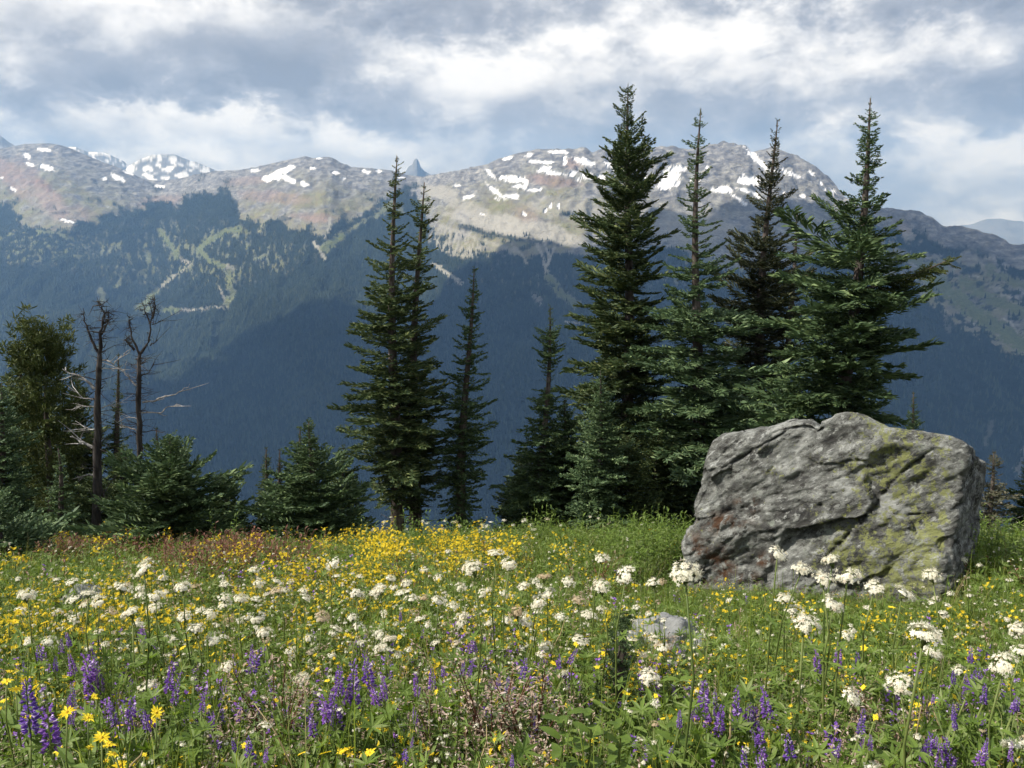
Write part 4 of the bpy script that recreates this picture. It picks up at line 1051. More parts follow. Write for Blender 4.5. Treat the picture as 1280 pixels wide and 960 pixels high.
def valerian_head(rng, n=60, flat=.55, r=.16):
    """a domed cluster one unit wide; stalklets run down to the stem at its foot"""
    mb = MB(); cl = [rdir(rng, .05, 1) for _ in range(9)]
    R_ = [[V3(.25 * math.cos(k * .7854) * q_, .25 * math.sin(k * .7854) * q_, .06 + .22 * flat * z_) for k in range(8)] for q_, z_ in ((1, 0), (.85, .6), (.45, 1.05))]
    mb.add([p_ for r_ in R_ for p_ in r_] + [V3(0, 0, .06 + .26 * flat)], [(i * 8 + k, i * 8 + (k + 1) % 8, i * 8 + 8 + (k + 1) % 8, i * 8 + 8 + k) for i in range(2) for k in range(8)] + [(16 + k, 16 + (k + 1) % 8, 24) for k in range(8)])
    for k in range(n):
        d = cl[k % 9] + rng.normal(0, .32, 3); d /= np.linalg.norm(d); d[2] = abs(d[2]) if d[2] < -.15 else d[2]
        p = V3(d[0] * .46, d[1] * .46, d[2] * .46 * flat + .10) * rng.uniform(.78, 1.16)
        floret(mb, p, d + V3(0, 0, .35), r * .62 * rng.uniform(.7, 1.1))
    mb.cur = 1
    for d in cl:
        p = V3(d[0] * .36, d[1] * .36, d[2] * .36 * flat + .06); mb.tube([V3(0, 0, -.22), p * .5 + V3(0, 0, -.06), p], [.022, .018, .012], 3, False)
    return mb.mesh('flower_head', [P_WHITE, G_STEM])

def small_white(rng, n=4, h=(.26, .46)):
    mb = MB()
    for _ in range(n):
        a = rng.uniform(0, 6.283); H = rng.uniform(*h); b0 = V3(rng.normal(0, .03), rng.normal(0, .03), -.02); tp = b0 + V3(math.cos(a) * .05, math.sin(a) * .05, H)
        mb.cur = 1; mb.tube([b0, tp], [.0015, .0010], 3, False)
        mb.cur = 0; R_ = rng.uniform(.007, .014)
        for k in range(7):
            d = rdir(rng, 0, 1); floret(mb, tp + V3(d[0], d[1], d[2] * .6) * R_ * .8, d, R_ * .55)
    return mb.mesh('small_white', [P_WHITE, G_STEM])

def seedhead(rng, n=5, h=(.2, .36), mat=None):
    mb = MB()
    for _ in range(n):
        a = rng.uniform(0, 6.283); H = rng.uniform(*h); b0 = V3(rng.normal(0, .03), rng.normal(0, .03), -.02); tp = b0 + V3(math.cos(a) * .07, math.sin(a) * .07, H)
        mb.cur = 1; mb.tube([b0, tp], [.002, .001], 3, False)
        mb.cur = 0
        for k in range(12):
            q_ = tp - (tp - b0) * rng.uniform(0, .35); d = rdir(rng, -.1, 1); mb.leaf(q_, q_ + d * rng.uniform(.012, .026), .008, segs=2)
    return mb.mesh('seedhead', [mat or P_PINK, G_DRY])

def spike(rng, whorls=11, per=6, fat=1.0):
    """a lupine spike one unit tall: whorls of two-lipped blooms, buds at the tip"""
    mb = MB(); mb.cur = 1; mb.tube([V3(0, 0, -.1), V3(.01, 0, .5), V3(0, .01, 1)], [.018, .014, .006], 5); mb.cur = 0
    for w_ in range(whorls):
        t_ = (w_ + .3) / whorls; s_ = (1.0 - .62 * t_ ** 1.6) * fat; z = t_ * .97
        m = per if t_ < .8 else 4
        for k in range(m):
            if rng.random() < .2: continue
            az = 6.283 * (k + .5 * (w_ % 2)) / m + rng.uniform(-.25, .25); d = V3(math.cos(az), math.sin(az), 0); sd = V3(-d[1], d[0], 0); L = .115 * s_ * rng.uniform(.65, 1.3)
            b0 = d * .045 * s_ + V3(0, 0, z); c = b0 + d * L * .55
            up = V3(0, 0, 1) * (.55 if t_ < .75 else 1.0) + d * .3
            # standard petal, two wings, keel
            mb.add([b0, c + up * L * .75 + sd * L * .38, c + up * L * .95 + d * L * .1, c + up * L * .75 - sd * L * .38], [(0, 1, 2), (0, 2, 3)])
            mb.add([b0, c + d * L * .25 + sd * L * .26 + V3(0, 0, L * .12), b0 + d * L * 1.25, c + d * L * .1 + sd * L * .12 - V3(0, 0, L * .34)], [(0, 1, 2), (0, 2, 3)])
            mb.add([b0, c + d * L * .25 - sd * L * .26 + V3(0, 0, L * .12), b0 + d * L * 1.25, c + d * L * .1 - sd * L * .12 - V3(0, 0, L * .34)], [(0, 2, 1), (0, 3, 2)])
    return mb.mesh('flower_spike', [P_LUPIN, G_STEM])

def scatter(name, protos, x, y, z, scale, label, cat, seed=1, tilt=.12, low=True):
    """one mass of small plants: each point carries a copy of one of the plant meshes"""
    rng = np.random.default_rng(seed); n = len(x)
    if low: scale = scale * np.clip(.58 + .055 * y, .55, 1.0) * np.clip(1.35 - .045 * y, .72, 1.0) * near_rock(x, y)                # trampled low near the viewer and before the boulder
    me = bpy.data.meshes.new(name); me.vertices.add(n); me.vertices.foreach_set('co', np.stack([x, y, z], 1).astype(np.float32).ravel())
    rot = np.stack([rng.normal(0, tilt, n), rng.normal(0, tilt, n), rng.uniform(0, 6.283, n)], 1).astype(np.float32)
    a = me.attributes.new('rot', 'FLOAT_VECTOR', 'POINT'); a.data.foreach_set('vector', rot.ravel())
    attr_f(me, 'size', scale)
    a = me.attributes.new('pick', 'INT', 'POINT'); a.data.foreach_set('value', rng.integers(0, len(protos), n).astype(np.int32))
    o = obj(name, me)
    ng = bpy.data.node_groups.new(name, 'GeometryNodeTree')
    ng.interface.new_socket('Geometry', in_out='INPUT', socket_type='NodeSocketGeometry'); ng.interface.new_socket('Geometry', in_out='OUTPUT', socket_type='NodeSocketGeometry')
    N, L = ng.nodes, ng.links
    gi, go = N.new('NodeGroupInput'), N.new('NodeGroupOutput')
    iop = N.new('GeometryNodeInstanceOnPoints'); jn = N.new('GeometryNodeJoinGeometry')
    for p in protos:
        po = bpy.data.objects.new(name + '_plant', p)
        oi = N.new('GeometryNodeObjectInfo'); oi.inputs['Object'].default_value = po; oi.inputs['As Instance'].default_value = False
        g2 = N.new('GeometryNodeGeometryToInstance'); L.new(oi.outputs['Geometry'], g2.inputs[0]); L.new(g2.outputs[0], jn.inputs[0])
    def na(nm, ty):
        q_ = N.new('GeometryNodeInputNamedAttribute'); q_.data_type = ty; q_.inputs['Name'].default_value = nm; return next(s_ for s_ in q_.outputs if s_.enabled)
    e2r = N.new('FunctionNodeEulerToRotation'); L.new(na('rot', 'FLOAT_VECTOR'), e2r.inputs[0])
    L.new(gi.outputs[0], iop.inputs['Points']); L.new(jn.outputs[0], iop.inputs['Instance']); iop.inputs['Pick Instance'].default_value = True
    L.new(na('pick', 'INT'), iop.inputs['Instance Index']); L.new(e2r.outputs[0], iop.inputs['Rotation']); L.new(na('size', 'FLOAT'), iop.inputs['Scale'])
    L.new(iop.outputs[0], go.inputs[0])
    md = o.modifiers.new('plants', 'NODES'); md.node_group = ng
    return tag(o, label, cat, kind='stuff')

mr = np.random.default_rng(21)
def world_pts(n, y0, y1, seed, power=1.0, clump=.0):
    """points spread over the meadow floor inside the view wedge, density falling with distance"""
    r_ = np.random.default_rng(seed)
    t_ = r_.random(n * 2); y = (y0 ** (2 - power) + t_ * (y1 ** (2 - power) - y0 ** (2 - power))) ** (1 / (2 - power)) if power != 2 else y0 * (y1 / y0) ** t_
    x = r_.uniform(-1, 1, n * 2) * (.68 * y + .7)
    ok = off_boulder(x, y)
    if clump: ok &= vnoise(x * 1.1, y * 1.1, None, seed) > r_.uniform(-1, 1, n * 2) * clump - .1
    x, y = x[ok][:n], y[ok][:n]
    return x, y, ground(x, y)

tufts = [tuft(mr) for _ in range(4)]; thin = [tuft(mr, 9, (.26, .5), .0035, .35) for _ in range(3)]
herbs = [herb(mr) for _ in range(4)] + [herb(mr, 3, (.2, .38), (.06, .11), .18)]
greys = [herb(mr, 5, (.14, .26), (.035, .06), .16, G_GREY, 12, .08) for _ in range(3)]
palms = [palmate(mr) for _ in range(4)]
x, y, z = world_pts(11000, .9, 16, 1, .8); scatter('grass', tufts + thin, x, y, z, mr.uniform(.55, 1.05, len(x)) * np.clip(.75 + y * .03, .75, 1.1), 'green meadow grass between the flowers', 'grass', 1)
x, y, z = world_pts(9500, .9, 16, 2, .9); scatter('ground_cover', herbs, x, y, z, mr.uniform(.6, 1.15, len(x)), 'leafy green herbs covering the meadow floor', 'ground cover', 2)
x, y, z = world_pts(3600, .9, 13, 3, 1.1, .6); scatter('lupine_foliage', palms, x, y, z, mr.uniform(.7, 1.2, len(x)), 'palmate lupine leaves low in the meadow', 'foliage', 3)
x, y, z = world_pts(1500, .9, 12, 4, 1.1, .5); scatter('grey_foliage', greys, x, y, z, mr.uniform(.7, 1.25, len(x)), 'grey-green feathery foliage in the meadow', 'foliage', 4)
dry = [tuft(mr, 6, (.28, .5), .003, .5, G_DRY) for _ in range(3)]
x, y, z = world_pts(900, .9, 14, 5, 1.0); scatter('dry_grass', dry, x, y, z, mr.uniform(.6, 1.05, len(x)), 'pale dry grass stalks scattered through the meadow', 'grass', 5, .3)

def px_pts(n, dens, h, seed, y0=664, y1=972):
    """points placed by how thickly each patch of the meadow blooms"""
    r_ = np.random.default_rng(seed); out = []
    px, py = r_.uniform(-30, 1310, n * 12), y0 + (y1 - y0) * r_.random(n * 12)
    d = dens(px, py); ok = r_.random(n * 12) * d.max() < d; px, py = px[ok][:n], py[ok][:n]
    x, y = on_ground_v(px, py, h); k = off_boulder(x, y) & (y > .8) & (y < 14.4)
    return x[k], y[k], ground(x[k], y[k])
def blob(px, py, cx, cy, rx, ry): return np.exp(-((px - cx) / rx) ** 2 - ((py - cy) / ry) ** 2)
def d_yellow(px, py):
    n = vnoise(px / 50, py / 22, None, 4) + .5 * vnoise(px / 22, py / 11, None, 5)
    d = .30 + 6.5 * blob(px, py, 530, 688, 105, 20) + 1.2 * blob(px, py, 400, 700, 120, 20) + 1.5 * blob(px, py, 90, 755, 130, 36) + .8 * blob(px, py, 350, 735, 220, 45) + .6 * blob(px, py, 600, 780, 160, 50) + .5 * blob(px, py, 920, 780, 70, 26) + .5 * blob(px, py, 1240, 665, 60, 10) + .6 * blob(px, py, 30, 850, 60, 30) + .4 * blob(px, py, 800, 800, 60, 40) + .35 * blob(px, py, 860, 672, 30, 10) + .4 * blob(px, py, 1180, 765, 80, 20)
    return np.clip(d * (.45 + 1.5 * n), 0.015, None) * np.clip(1.0 - (py - 760) / 140, .14, 1) * np.where((px > 690) & (py < 740), .5, 1)
yel = [small_yellow(mr) for _ in range(5)]
x, y, z = px_pts(4700, d_yellow, .3, 6); scatter('yellow_blossoms', yel, x, y, z, mr.uniform(.7, 1.2, len(x)) * np.clip(.8 + .05 * y, 1, 1.35), 'countless little yellow blossoms drifting through the meadow', 'flowers', 6)
def d_white(px, py): return .5 + 1.2 * blob(px, py, 300, 750, 330, 60) + 1.0 * blob(px, py, 620, 760, 200, 60) + .8 * blob(px, py, 640, 660, 500, 8) + .4 * blob(px, py, 1240, 680, 60, 30) - .38 * (py > 800)
x, y, z = px_pts(620, d_white, .36, 7, 655); scatter('white_blossoms', [small_white(mr) for _ in range(4)], x, y, z, mr.uniform(.7, 1.15, len(x)), 'small white blossoms dotted across the meadow', 'flowers', 7)
def d_pink(px, py): return .25 + 1.4 * blob(px, py, 620, 860, 110, 50) + .9 * blob(px, py, 300, 715, 130, 22) + .5 * blob(px, py, 1110, 900, 130, 40) + .6 * blob(px, py, 330, 850, 120, 60) + .5 * blob(px, py, 700, 700, 200, 25)
x, y, z = px_pts(620, d_pink, .27, 8); scatter('seed_heads', [seedhead(mr) for _ in range(4)], x, y, z, mr.uniform(.7, 1.15, len(x)), 'pinkish brown seed heads between the blooms', 'seed heads', 8)
def d_purple(px, py): return .10 + 1.2 * blob(px, py, 250, 830, 260, 40) + .9 * blob(px, py, 640, 800, 160, 40) + .9 * blob(px, py, 1200, 850, 110, 50) + .3 * blob(px, py, 400, 700, 300, 20)
def tiny_spikes(rng):
    mb = MB()
    for _ in range(2):
        H = rng.uniform(.24, .36); b0 = V3(rng.normal(0, .04), rng.normal(0, .04), -.02); mb.cur = 1; mb.tube([b0, b0 + V3(0, 0, H)], [.002, .001], 3, False); mb.cur = 0
        for k in range(14):
            d = rdir(rng, -.1, .7); q_ = b0 + V3(0, 0, H * rng.uniform(.62, 1)); mb.leaf(q_, q_ + d * .02, .014, segs=2)
    return mb.mesh('tiny_spikes', [P_LUPIN, G_STEM])
x, y, z = px_pts(300, d_purple, .3, 9, 690); scatter('purple_blossoms', [tiny_spikes(mr) for _ in range(3)], x, y, z, mr.uniform(.7, 1.1, len(x)), 'faint small purple blossoms deep in the meadow', 'flowers', 9)
reds = [herb(mr, 6, (.12, .3), (.03, .055), .4, G_RED, 9, .14) for _ in range(3)]
def d_red(px, py): return .01 + blob(px, py, 95, 693, 70, 10) + 1.0 * blob(px, py, 280, 708, 60, 12) + .7 * blob(px, py, 1255, 665, 50, 10) + .3 * blob(px, py, 330, 700, 60, 8)
x, y, z = px_pts(620, d_red, .14, 10, 672, 740); scatter('red_ground_cover', reds, x, y, z, mr.uniform(1.05, 1.55, len(x)), 'reddish brown low shrubs at the meadow edge', 'ground cover', 10)
tall = [herb(mr, 6, (.3, .62), (.06, .10), .3, G_LEAF, 12, .12) for _ in range(3)]
def d_tall(px, py): return .004 + blob(px, py, 800, 690, 55, 16) + .6 * blob(px, py, 1230, 690, 50, 16) + .25 * blob(px, py, 640, 672, 180, 9)
x, y, z = px_pts(380, d_tall, .2, 12, 664, 740); scatter('willow_scrub', tall, x, y, z, mr.uniform(.8, 1.15, len(x)), 'leafy green scrub against the left side of the boulder', 'shrubbery', 12, .08)

wands = [tuft(mr, 5, (.42, .66), .0034, .22) for _ in range(3)] + [herb(mr, 2, (.4, .6), (.05, .08), .14, G_LEAF, 6, .06) for _ in range(2)]
x, y, z = world_pts(620, 1.2, 6.5, 14, 1.0); scatter('tall_grass', wands, x, y, z, mr.uniform(.6, .95, len(x)) * near_rock(x, y), 'tall thin green stalks rising between the flowers', 'grass', 14, .14, low=False)

# ------------------------------------------------------------------ single flowers
heads_big = [valerian_head(mr, n_, u_, .16) for n_, u_ in ((84, .5), (96, .8), (72, .42), (80, .6))]
heads_mid = [valerian_head(mr, n_, u_, .19) for n_, u_ in ((44, .4), (52, .6), (36, .8))]
def stem_mesh(rng, r=.0032):
    mb = MB(); a, b_ = rng.uniform(-.03, .03, 2); mb.tube([V3(0, 0, -.05), V3(a * .5, b_ * .5, .35), V3(a, b_, .7), V3(0, 0, 1)], [r * 1.3, r * 1.1, r * .9, r * .7], 6); return mb.mesh('stem', G_STEM, True)
stems = [stem_mesh(mr) for _ in range(4)]
def leafpair(rng):
    mb = MB()
    for s_ in (0, math.pi):
        for k, (f_, L) in enumerate(((0, .050), (.6, .032), (-.6, .032))):
            d = V3(math.cos(s_ + f_), math.sin(s_ + f_), .35); d /= np.linalg.norm(d); mb.leaf(V3(0, 0, 0), d * L, L * .27, bend=.25, fold=.3, segs=3)
    return mb.mesh('leaf', G_LEAF)
leaves = [leafpair(mr) for _ in range(2)]

def put(name, me, parent, loc=(0, 0, 0), scale=(1, 1, 1), rz=0.0):
    o = obj(name, me, None, parent); o.location = loc; o.scale = scale; o.rotation_euler.z = rz; return o

def plant_at(px, py, size_px, real, hmin, hmax):
    """ground point, height and true width for a bloom seen at the pixel"""
    d0 = P(px, py, 1.0); best = None
    for Yd in np.geomspace(1.35, 13.5, 160):
        x, z = d0[0] * Yd, d0[2] * Yd; h = z - float(ground(x, Yd)); wd = size_px * Yd / F * 1.02
        cost = abs(math.log(wd / real)) + 8 * max(0, hmin - h) + 8 * max(0, h - hmax)
        if best is None or cost < best[0]: best = (cost, x, Yd, h, wd)
    return best[1:]

def valerian(px, py, size, label, group, seed):
    rng = np.random.default_rng(seed)
    x, Yd, h, wd = plant_at(px, py, size, .068, .30, .86)
    if not off_boulder(np.array([x]), np.array([Yd]), .1)[0]: return
    h = max(h - wd * .15, .12)
    r = empty('valerian', (x, Yd, ground(x, Yd)))
    lx, ly = rng.normal(0, .05, 2)
    r.location.x -= lx * h; r.location.y -= ly * h
    r.location.z = float(ground(r.location.x, r.location.y)); h = (P(px, py, Yd)[2] - wd * .15) - r.location.z
    st = put('stem', stems[seed % 4], r, scale=(1, 1, h), rz=rng.uniform(0, 6))
    st.rotation_euler.x = -math.atan(ly); st.rotation_euler.y = math.atan(lx)
    st.rotation_euler.z = 0
    k = wd * 1.08
    hd = put('flower_head', (heads_big if size >= 20 else heads_mid)[seed % 4 if size >= 20 else seed % 3], r, (lx * h, ly * h, h), (k, k, k), rng.uniform(0, 6))
    hd.rotation_euler.x, hd.rotation_euler.y = rng.normal(0, .26, 2); hd.scale.z = k * rng.uniform(.7, 1.25)
    for q_ in range(2 if size > 16 else 1):
        f_ = (.42, .68)[q_]; put('leaf', leaves[q_ % 2], r, (lx * h * f_, ly * h * f_, h * f_), (1, 1, 1), rng.uniform(0, 6))
    tag(r, label, 'flower', group)

BIG = [(857, 718, 38, 'large white valerian head just in front of the boulder\'s left end'), (972, 690, 27, 'white valerian bloom highest against the boulder face'), (1000, 711, 25, 'white valerian bloom just right of and below the highest one before the boulder'),
       (1041, 701, 26, 'white valerian bloom topping the tight cluster before the boulder'), (1029, 725, 29, 'white valerian bloom at the left of the tight cluster before the boulder'), (1060, 719, 29, 'white valerian bloom at the right of the tight cluster before the boulder'),
       (1093, 733, 25, 'white valerian bloom on a straight stalk right of the tight cluster'), (1128, 740, 28, 'flat white valerian bloom below the boulder\'s right half'), (1166, 721, 22, 'white valerian bloom on a leaning stalk at the boulder\'s right corner'), (982, 747, 22, 'small white valerian bloom left below the tight cluster'),
       (992, 761, 22, 'small white valerian bloom lowest left of the tight cluster'), (1042, 753, 29, 'white valerian bloom directly below the tight cluster'), (1003, 781, 38, 'big round white valerian head below the boulder middle'), (1057, 795, 18, 'white valerian bloom above a dark lupine spike'),
       (1155, 793, 48, 'largest white valerian head, below the boulder\'s right corner'), (1163, 817, 28, 'white valerian bloom tucked under the largest head'), (1125, 855, 32, 'loose white valerian head left below the largest head'), (1064, 869, 29, 'sideways white valerian bloom low among lupines'),
       (1255, 830, 36, 'flat white valerian head near the right edge above a forked stalk'), (1276, 812, 28, 'white valerian bloom cut by the right edge, upper one'), (1272, 786, 22, 'small white valerian bloom at the right edge, highest one'), (1270, 933, 34, 'white valerian bloom low in the right corner'),
       (783, 717, 26, 'round white valerian head left of the boulder'), (752, 699, 19, 'white valerian bloom highest left of the boulder'), (752, 736, 24, 'white valerian bloom between two round heads left of the boulder'), (818, 729, 18, 'small white valerian bloom close to the boulder\'s left foot'),
       (725, 800, 24, 'white valerian bloom above the pine seedling'), (681, 809, 21, 'white valerian bloom left of the pine seedling'), (811, 847, 28, 'white valerian bloom below the small pale rock'), (180, 709, 28, 'tall white valerian head alone before the round fir bush'),
       (620, 691, 22, 'white valerian bloom highest in the meadow middle'), (637, 704, 20, 'round white valerian bloom beside the highest one in the meadow middle'), (592, 712, 27, 'tilted white valerian bloom left of the meadow middle pair'), (185, 858, 24, 'white valerian bloom beside the left lupine spikes'),
       (284, 833, 20, 'white valerian bloom left of the dark lupine spike'), (331, 907, 18, 'drooping half-closed white valerian bloom in the lower left'), (378, 851, 20, 'white valerian bloom left of the largest lupine clump'), (61, 801, 20, 'lone white valerian bloom above the left lupines')]
MIDS = [(820, 880, 14), (818, 905, 14), (705, 842, 14), (1147, 922, 12), (1200, 838, 18), (1090, 957, 20), (710, 727, 18), (681, 721, 20), (722, 750, 20), (684, 740, 20), (675, 752, 22), (446, 743, 20), (476, 738, 20), (501, 741, 16), (514, 749, 18), (548, 751, 20), (566, 757, 16), (441, 772, 14), (447, 784, 18),
        (485, 800, 22), (477, 812, 20), (499, 820, 16), (472, 790, 16), (578, 770, 16), (577, 781, 16), (612, 780, 16), (633, 777, 16), (657, 780, 20), (646, 767, 20), (525, 773, 16), (533, 782, 12), (545, 803, 14), (570, 805, 12), (317, 714, 14), (418, 703, 18), (34, 744, 24), (25, 765, 16), (153, 734, 22),
        (195, 746, 22), (165, 765, 26), (193, 760, 20), (175, 744, 14), (93, 774, 16), (229, 735, 22), (231, 769, 18), (280, 747, 18), (281, 755, 18), (300, 749, 20), (320, 750, 14), (263, 766, 18), (285, 773, 16), (323, 772, 20), (245, 787, 22), (266, 798, 22), (307, 774, 14), (331, 792, 22), (347, 737, 18),
        (380, 748, 18), (402, 773, 22), (420, 786, 14), (386, 799, 14), (217, 797, 10), (110, 742, 22), (125, 752, 20), (92, 748, 18), (530, 712, 12), (560, 690, 10), (654, 733, 14), (668, 727, 12), (700, 770, 14), (741, 770, 14), (630, 742, 14), (604, 742, 14), (1188, 742, 9), (1205, 700, 9), (1225, 708, 9), (1212, 745, 9), (1262, 726, 8)]
for k, (px, py, sz, lb) in enumerate(BIG): valerian(px, py, sz, lb, 'white valerian blooms', k + 1)
def zone(px, py):
    if px > 860: return 'small white valerian bloom in the grass below and beside the boulder'
    if px > 600: return 'white valerian bloom among others in the middle of the meadow'
    if px > 420: return 'white valerian bloom in the drift below the tall dark pair of firs'
    if px > 210: return 'white valerian bloom in the drift below the pointed fir bush'
    return 'white valerian bloom in the drift below the round fir bush and snags'
zr = np.random.default_rng(60)
more = [(zr.uniform(10, 830), 720 + 100 * zr.random() ** 1.2, zr.uniform(8, 15)) for _ in range(95)] + [(zr.uniform(440, 830), zr.uniform(646, 664), zr.uniform(4.5, 7)) for _ in range(30)] + [(zr.uniform(880, 1275), zr.uniform(745, 800), zr.uniform(7, 11)) for _ in range(14)]
ORD = 'first second third fourth fifth sixth seventh eighth ninth tenth eleventh twelfth thirteenth fourteenth fifteenth sixteenth seventeenth eighteenth nineteenth twentieth'.split()
ORD += ['twenty-' + q_ for q_ in ORD[:9]] + ['thirtieth'] + ['thirty-' + q_ for q_ in ORD[:9]] + ['fortieth'] + ['forty-' + q_ for q_ in ORD[:9]]
def rank(items, cell):
    """each bloom's place from the left within its own patch of the meadow"""
    seen_ = {}; out = {}
    for i_ in sorted(range(len(items)), key=lambda j: items[j][0]):
        c_ = cell(items[i_]); seen_[c_] = seen_.get(c_, 0) + 1; out[i_] = (ORD[seen_[c_] - 1], c_)
    return out
def v_cell(it):
    if it[1] < 668: return 'tall thin-stalked fringe along the meadow crest'
    band_ = 'upper' if it[1] < 748 else 'middle' if it[1] < 776 else 'lower'
    where = 'beside the boulder' if it[0] > 860 else 'in the meadow middle' if it[0] > 600 else 'below the tall dark pair' if it[0] > 420 else 'below the pointed bush' if it[0] > 210 else 'below the round bush'
    return band_ + ' white band ' + where
VM = [it for it in MIDS + more]
rk = rank(VM, v_cell)
for k, (px, py, sz) in enumerate(VM):
    o_, c_ = rk[k]; valerian(px, py, sz, 'white valerian bloom, ' + o_ + ' from left in the ' + c_, 'white valerian blooms', k + 101)

# lupines: a plant carries several spikes
spikes = [spike(mr, 10, 6), spike(mr, 12, 6, .9), spike(mr, 9, 5, 1.15), spike(mr, 13, 6, .8)]
lup_leaf = [palmate(mr, 7, (.10, .26)) for _ in range(3)]
def lupine(px, py, h_px, n, label, group, seed, spread=34):
    n += 1
    """px, py: middle of the tallest spike; h_px: its length"""
    rng = np.random.default_rng(seed)
    x, Yd, h, wd = plant_at(px, py - h_px * .5, h_px, .155, .40, .66)
    r = empty('lupine', (x, Yd, float(ground(x, Yd))))
    hs = wd * 1.02
    for k in range(n):
        dx, dy = (0, 0) if k == 0 else (rng.uniform(-1, 1) * spread * Yd / F, rng.uniform(-.06, .08)); tp = h * (1 if k == 0 else rng.uniform(.80, 1.0)); L = hs * (1 if k == 0 else rng.uniform(.6, .95))
        sh = (tp - L)
        st = put('stem', stems[k % 4], r, (dx * .3, dy * .3, 0), (1, 1, max(.05, sh))); st.rotation_euler.y = math.atan2(dx * .7, max(.1, sh)); st.rotation_euler.x = -math.atan2(dy * .7, max(.1, sh))
        s_ = put('flower_spike', spikes[(seed + k) % 4], r, (dx, dy, sh), (L * 1.05, L * 1.05, L), rng.uniform(0, 6)); s_.rotation_euler.x, s_.rotation_euler.y = rng.normal(0, .15, 2)
    for k in range(2): put('leaf', lup_leaf[(seed + k) % 3], r, (rng.normal(0, .03), rng.normal(0, .03), .04 + .06 * k), (1, 1, 1), rng.uniform(0, 6))
    tag(r, label, 'flower', group)
LUP = [(30, 890, 78, 1, 'stout violet lupine spike at the left edge of the foreground'), (110, 838, 52, 4, 'violet lupine with several spikes above the left arnicas'), (88, 872, 34, 2, 'low lupine between the left arnicas and the edge spike'), (160, 884, 40, 4, 'broad dark violet lupine right of the left arnicas'), (207, 848, 44, 2, 'blue-violet lupine beside the low left valerian bloom'),
       (312, 828, 36, 1, 'dark single lupine spike left of the largest clump'), (440, 858, 70, 5, 'largest bright purple lupine clump in the lower left middle'), (408, 884, 46, 3, 'purple lupine at the left of the largest clump'), (522, 858, 32, 2, 'small blue lupine right of the largest clump'), (47, 820, 26, 2, 'pale lupine at the left edge behind the stout spike'),
       (585, 835, 30, 2, 'small lupine left of the meadow middle'), (653, 838, 30, 2, 'small lupine in the meadow middle above the dry herb'), (712, 820, 24, 1, 'small pale lupine above the dry herb'), (880, 882, 50, 3, 'violet lupine nearest to the tall valerian stalk'), (924, 892, 62, 1, 'straight violet lupine spike right of the tall valerian stalk'), (962, 880, 46, 2, 'violet lupine spike pair in the lower right middle'),
       (955, 936, 56, 3, 'large dark lupine at the bottom right of the middle'), (990, 935, 40, 1, 'slim lupine beside the large dark one at the bottom'), (1050, 820, 38, 2, 'near-black lupine spike under a white bloom'), (1078, 905, 34, 3, 'round blue lupine on a pale stalk in the lower right'), (1195, 945, 44, 4, 'dense dark lupine at the bottom right'), (1226, 945, 34, 2, 'lupine at the bottom right next to the corner'), (1266, 942, 30, 2, 'lupine cut by the bottom right corner'),
       (1215, 850, 30, 2, 'blue lupine spike in the right middle'), (1232, 868, 30, 1, 'blue lupine spike below the flat right-hand bloom'), (1270, 880, 26, 2, 'small lupine at the right edge'), (1195, 890, 26, 2, 'pale lupine below the largest white head'), (1215, 820, 22, 1, 'small far lupine under the boulder corner'), (850, 900, 26, 2, 'low lupine left of the tall valerian stalk'), (505, 944, 24, 1, 'tiny lupine at the bottom left of the dry herb'), (640, 952, 24, 1, 'tiny lupine at the bottom of the dry herb'),
       (178, 795, 22, 1, 'small lupine in the left white drift'), (85, 800, 22, 1, 'small far lupine in the left yellow drift'), (585, 806, 24, 1, 'single slim purple spike in the middle drift'), (500, 770, 18, 1, 'faint small lupine in the middle drift'), (480, 862, 36, 2, 'purple lupine touching the largest clump'), (250, 880, 26, 1, 'small dark lupine left of the bottom middle'), (310, 935, 30, 2, 'half-faded lupine at the bottom left')]
for k, (px, py, hp, n, lb) in enumerate(LUP): lupine(px, py, hp, n, lb, 'violet lupines', k + 1)

# arnicas: single yellow daisies on leafy stalks
def daisy_mesh(rng, n):
    mb = MB(); daisy(mb, V3(0, 0, 0), V3(rng.normal(0, .1), rng.normal(0, .1), 1), .5, n); return mb.mesh('flower_head', [P_YELLOW, P_GOLD])
daisies = [daisy_mesh(mr, n) for n in (10, 11, 12, 9)]
def arn_leaf(rng):
    mb = MB()
    for s_ in (0, math.pi): d = V3(math.cos(s_), math.sin(s_), .55); d /= np.linalg.norm(d); mb.leaf(V3(0, 0, 0), d * .085, .024, bend=.2, fold=.3, segs=3)
    return mb.mesh('leaf', G_LEAF)
arn_leaves = [arn_leaf(mr)]
def arnica(px, py, size, label, group, seed):
    rng = np.random.default_rng(seed + 900)
    x, Yd, h, wd = plant_at(px, py, size, .045, .27, .5)
    r = empty('arnica', (x, Yd, float(ground(x, Yd))))
    put('stem', stems[seed % 4], r, scale=(.8, .8, h))
    hd = put('flower_head', daisies[seed % 4], r, (0, 0, h), (wd, wd, wd), rng.uniform(0, 6)); hd.rotation_euler.x = rng.normal(.35, .3); hd.rotation_euler.y = rng.normal(0, .3)
    for q_ in range(2): put('leaf', arn_leaves[0], r, (0, 0, h * (.35 + .3 * q_)), (1, 1, 1), 1.57 * q_ + rng.uniform(0, 1))
    tag(r, label, 'flower', group)
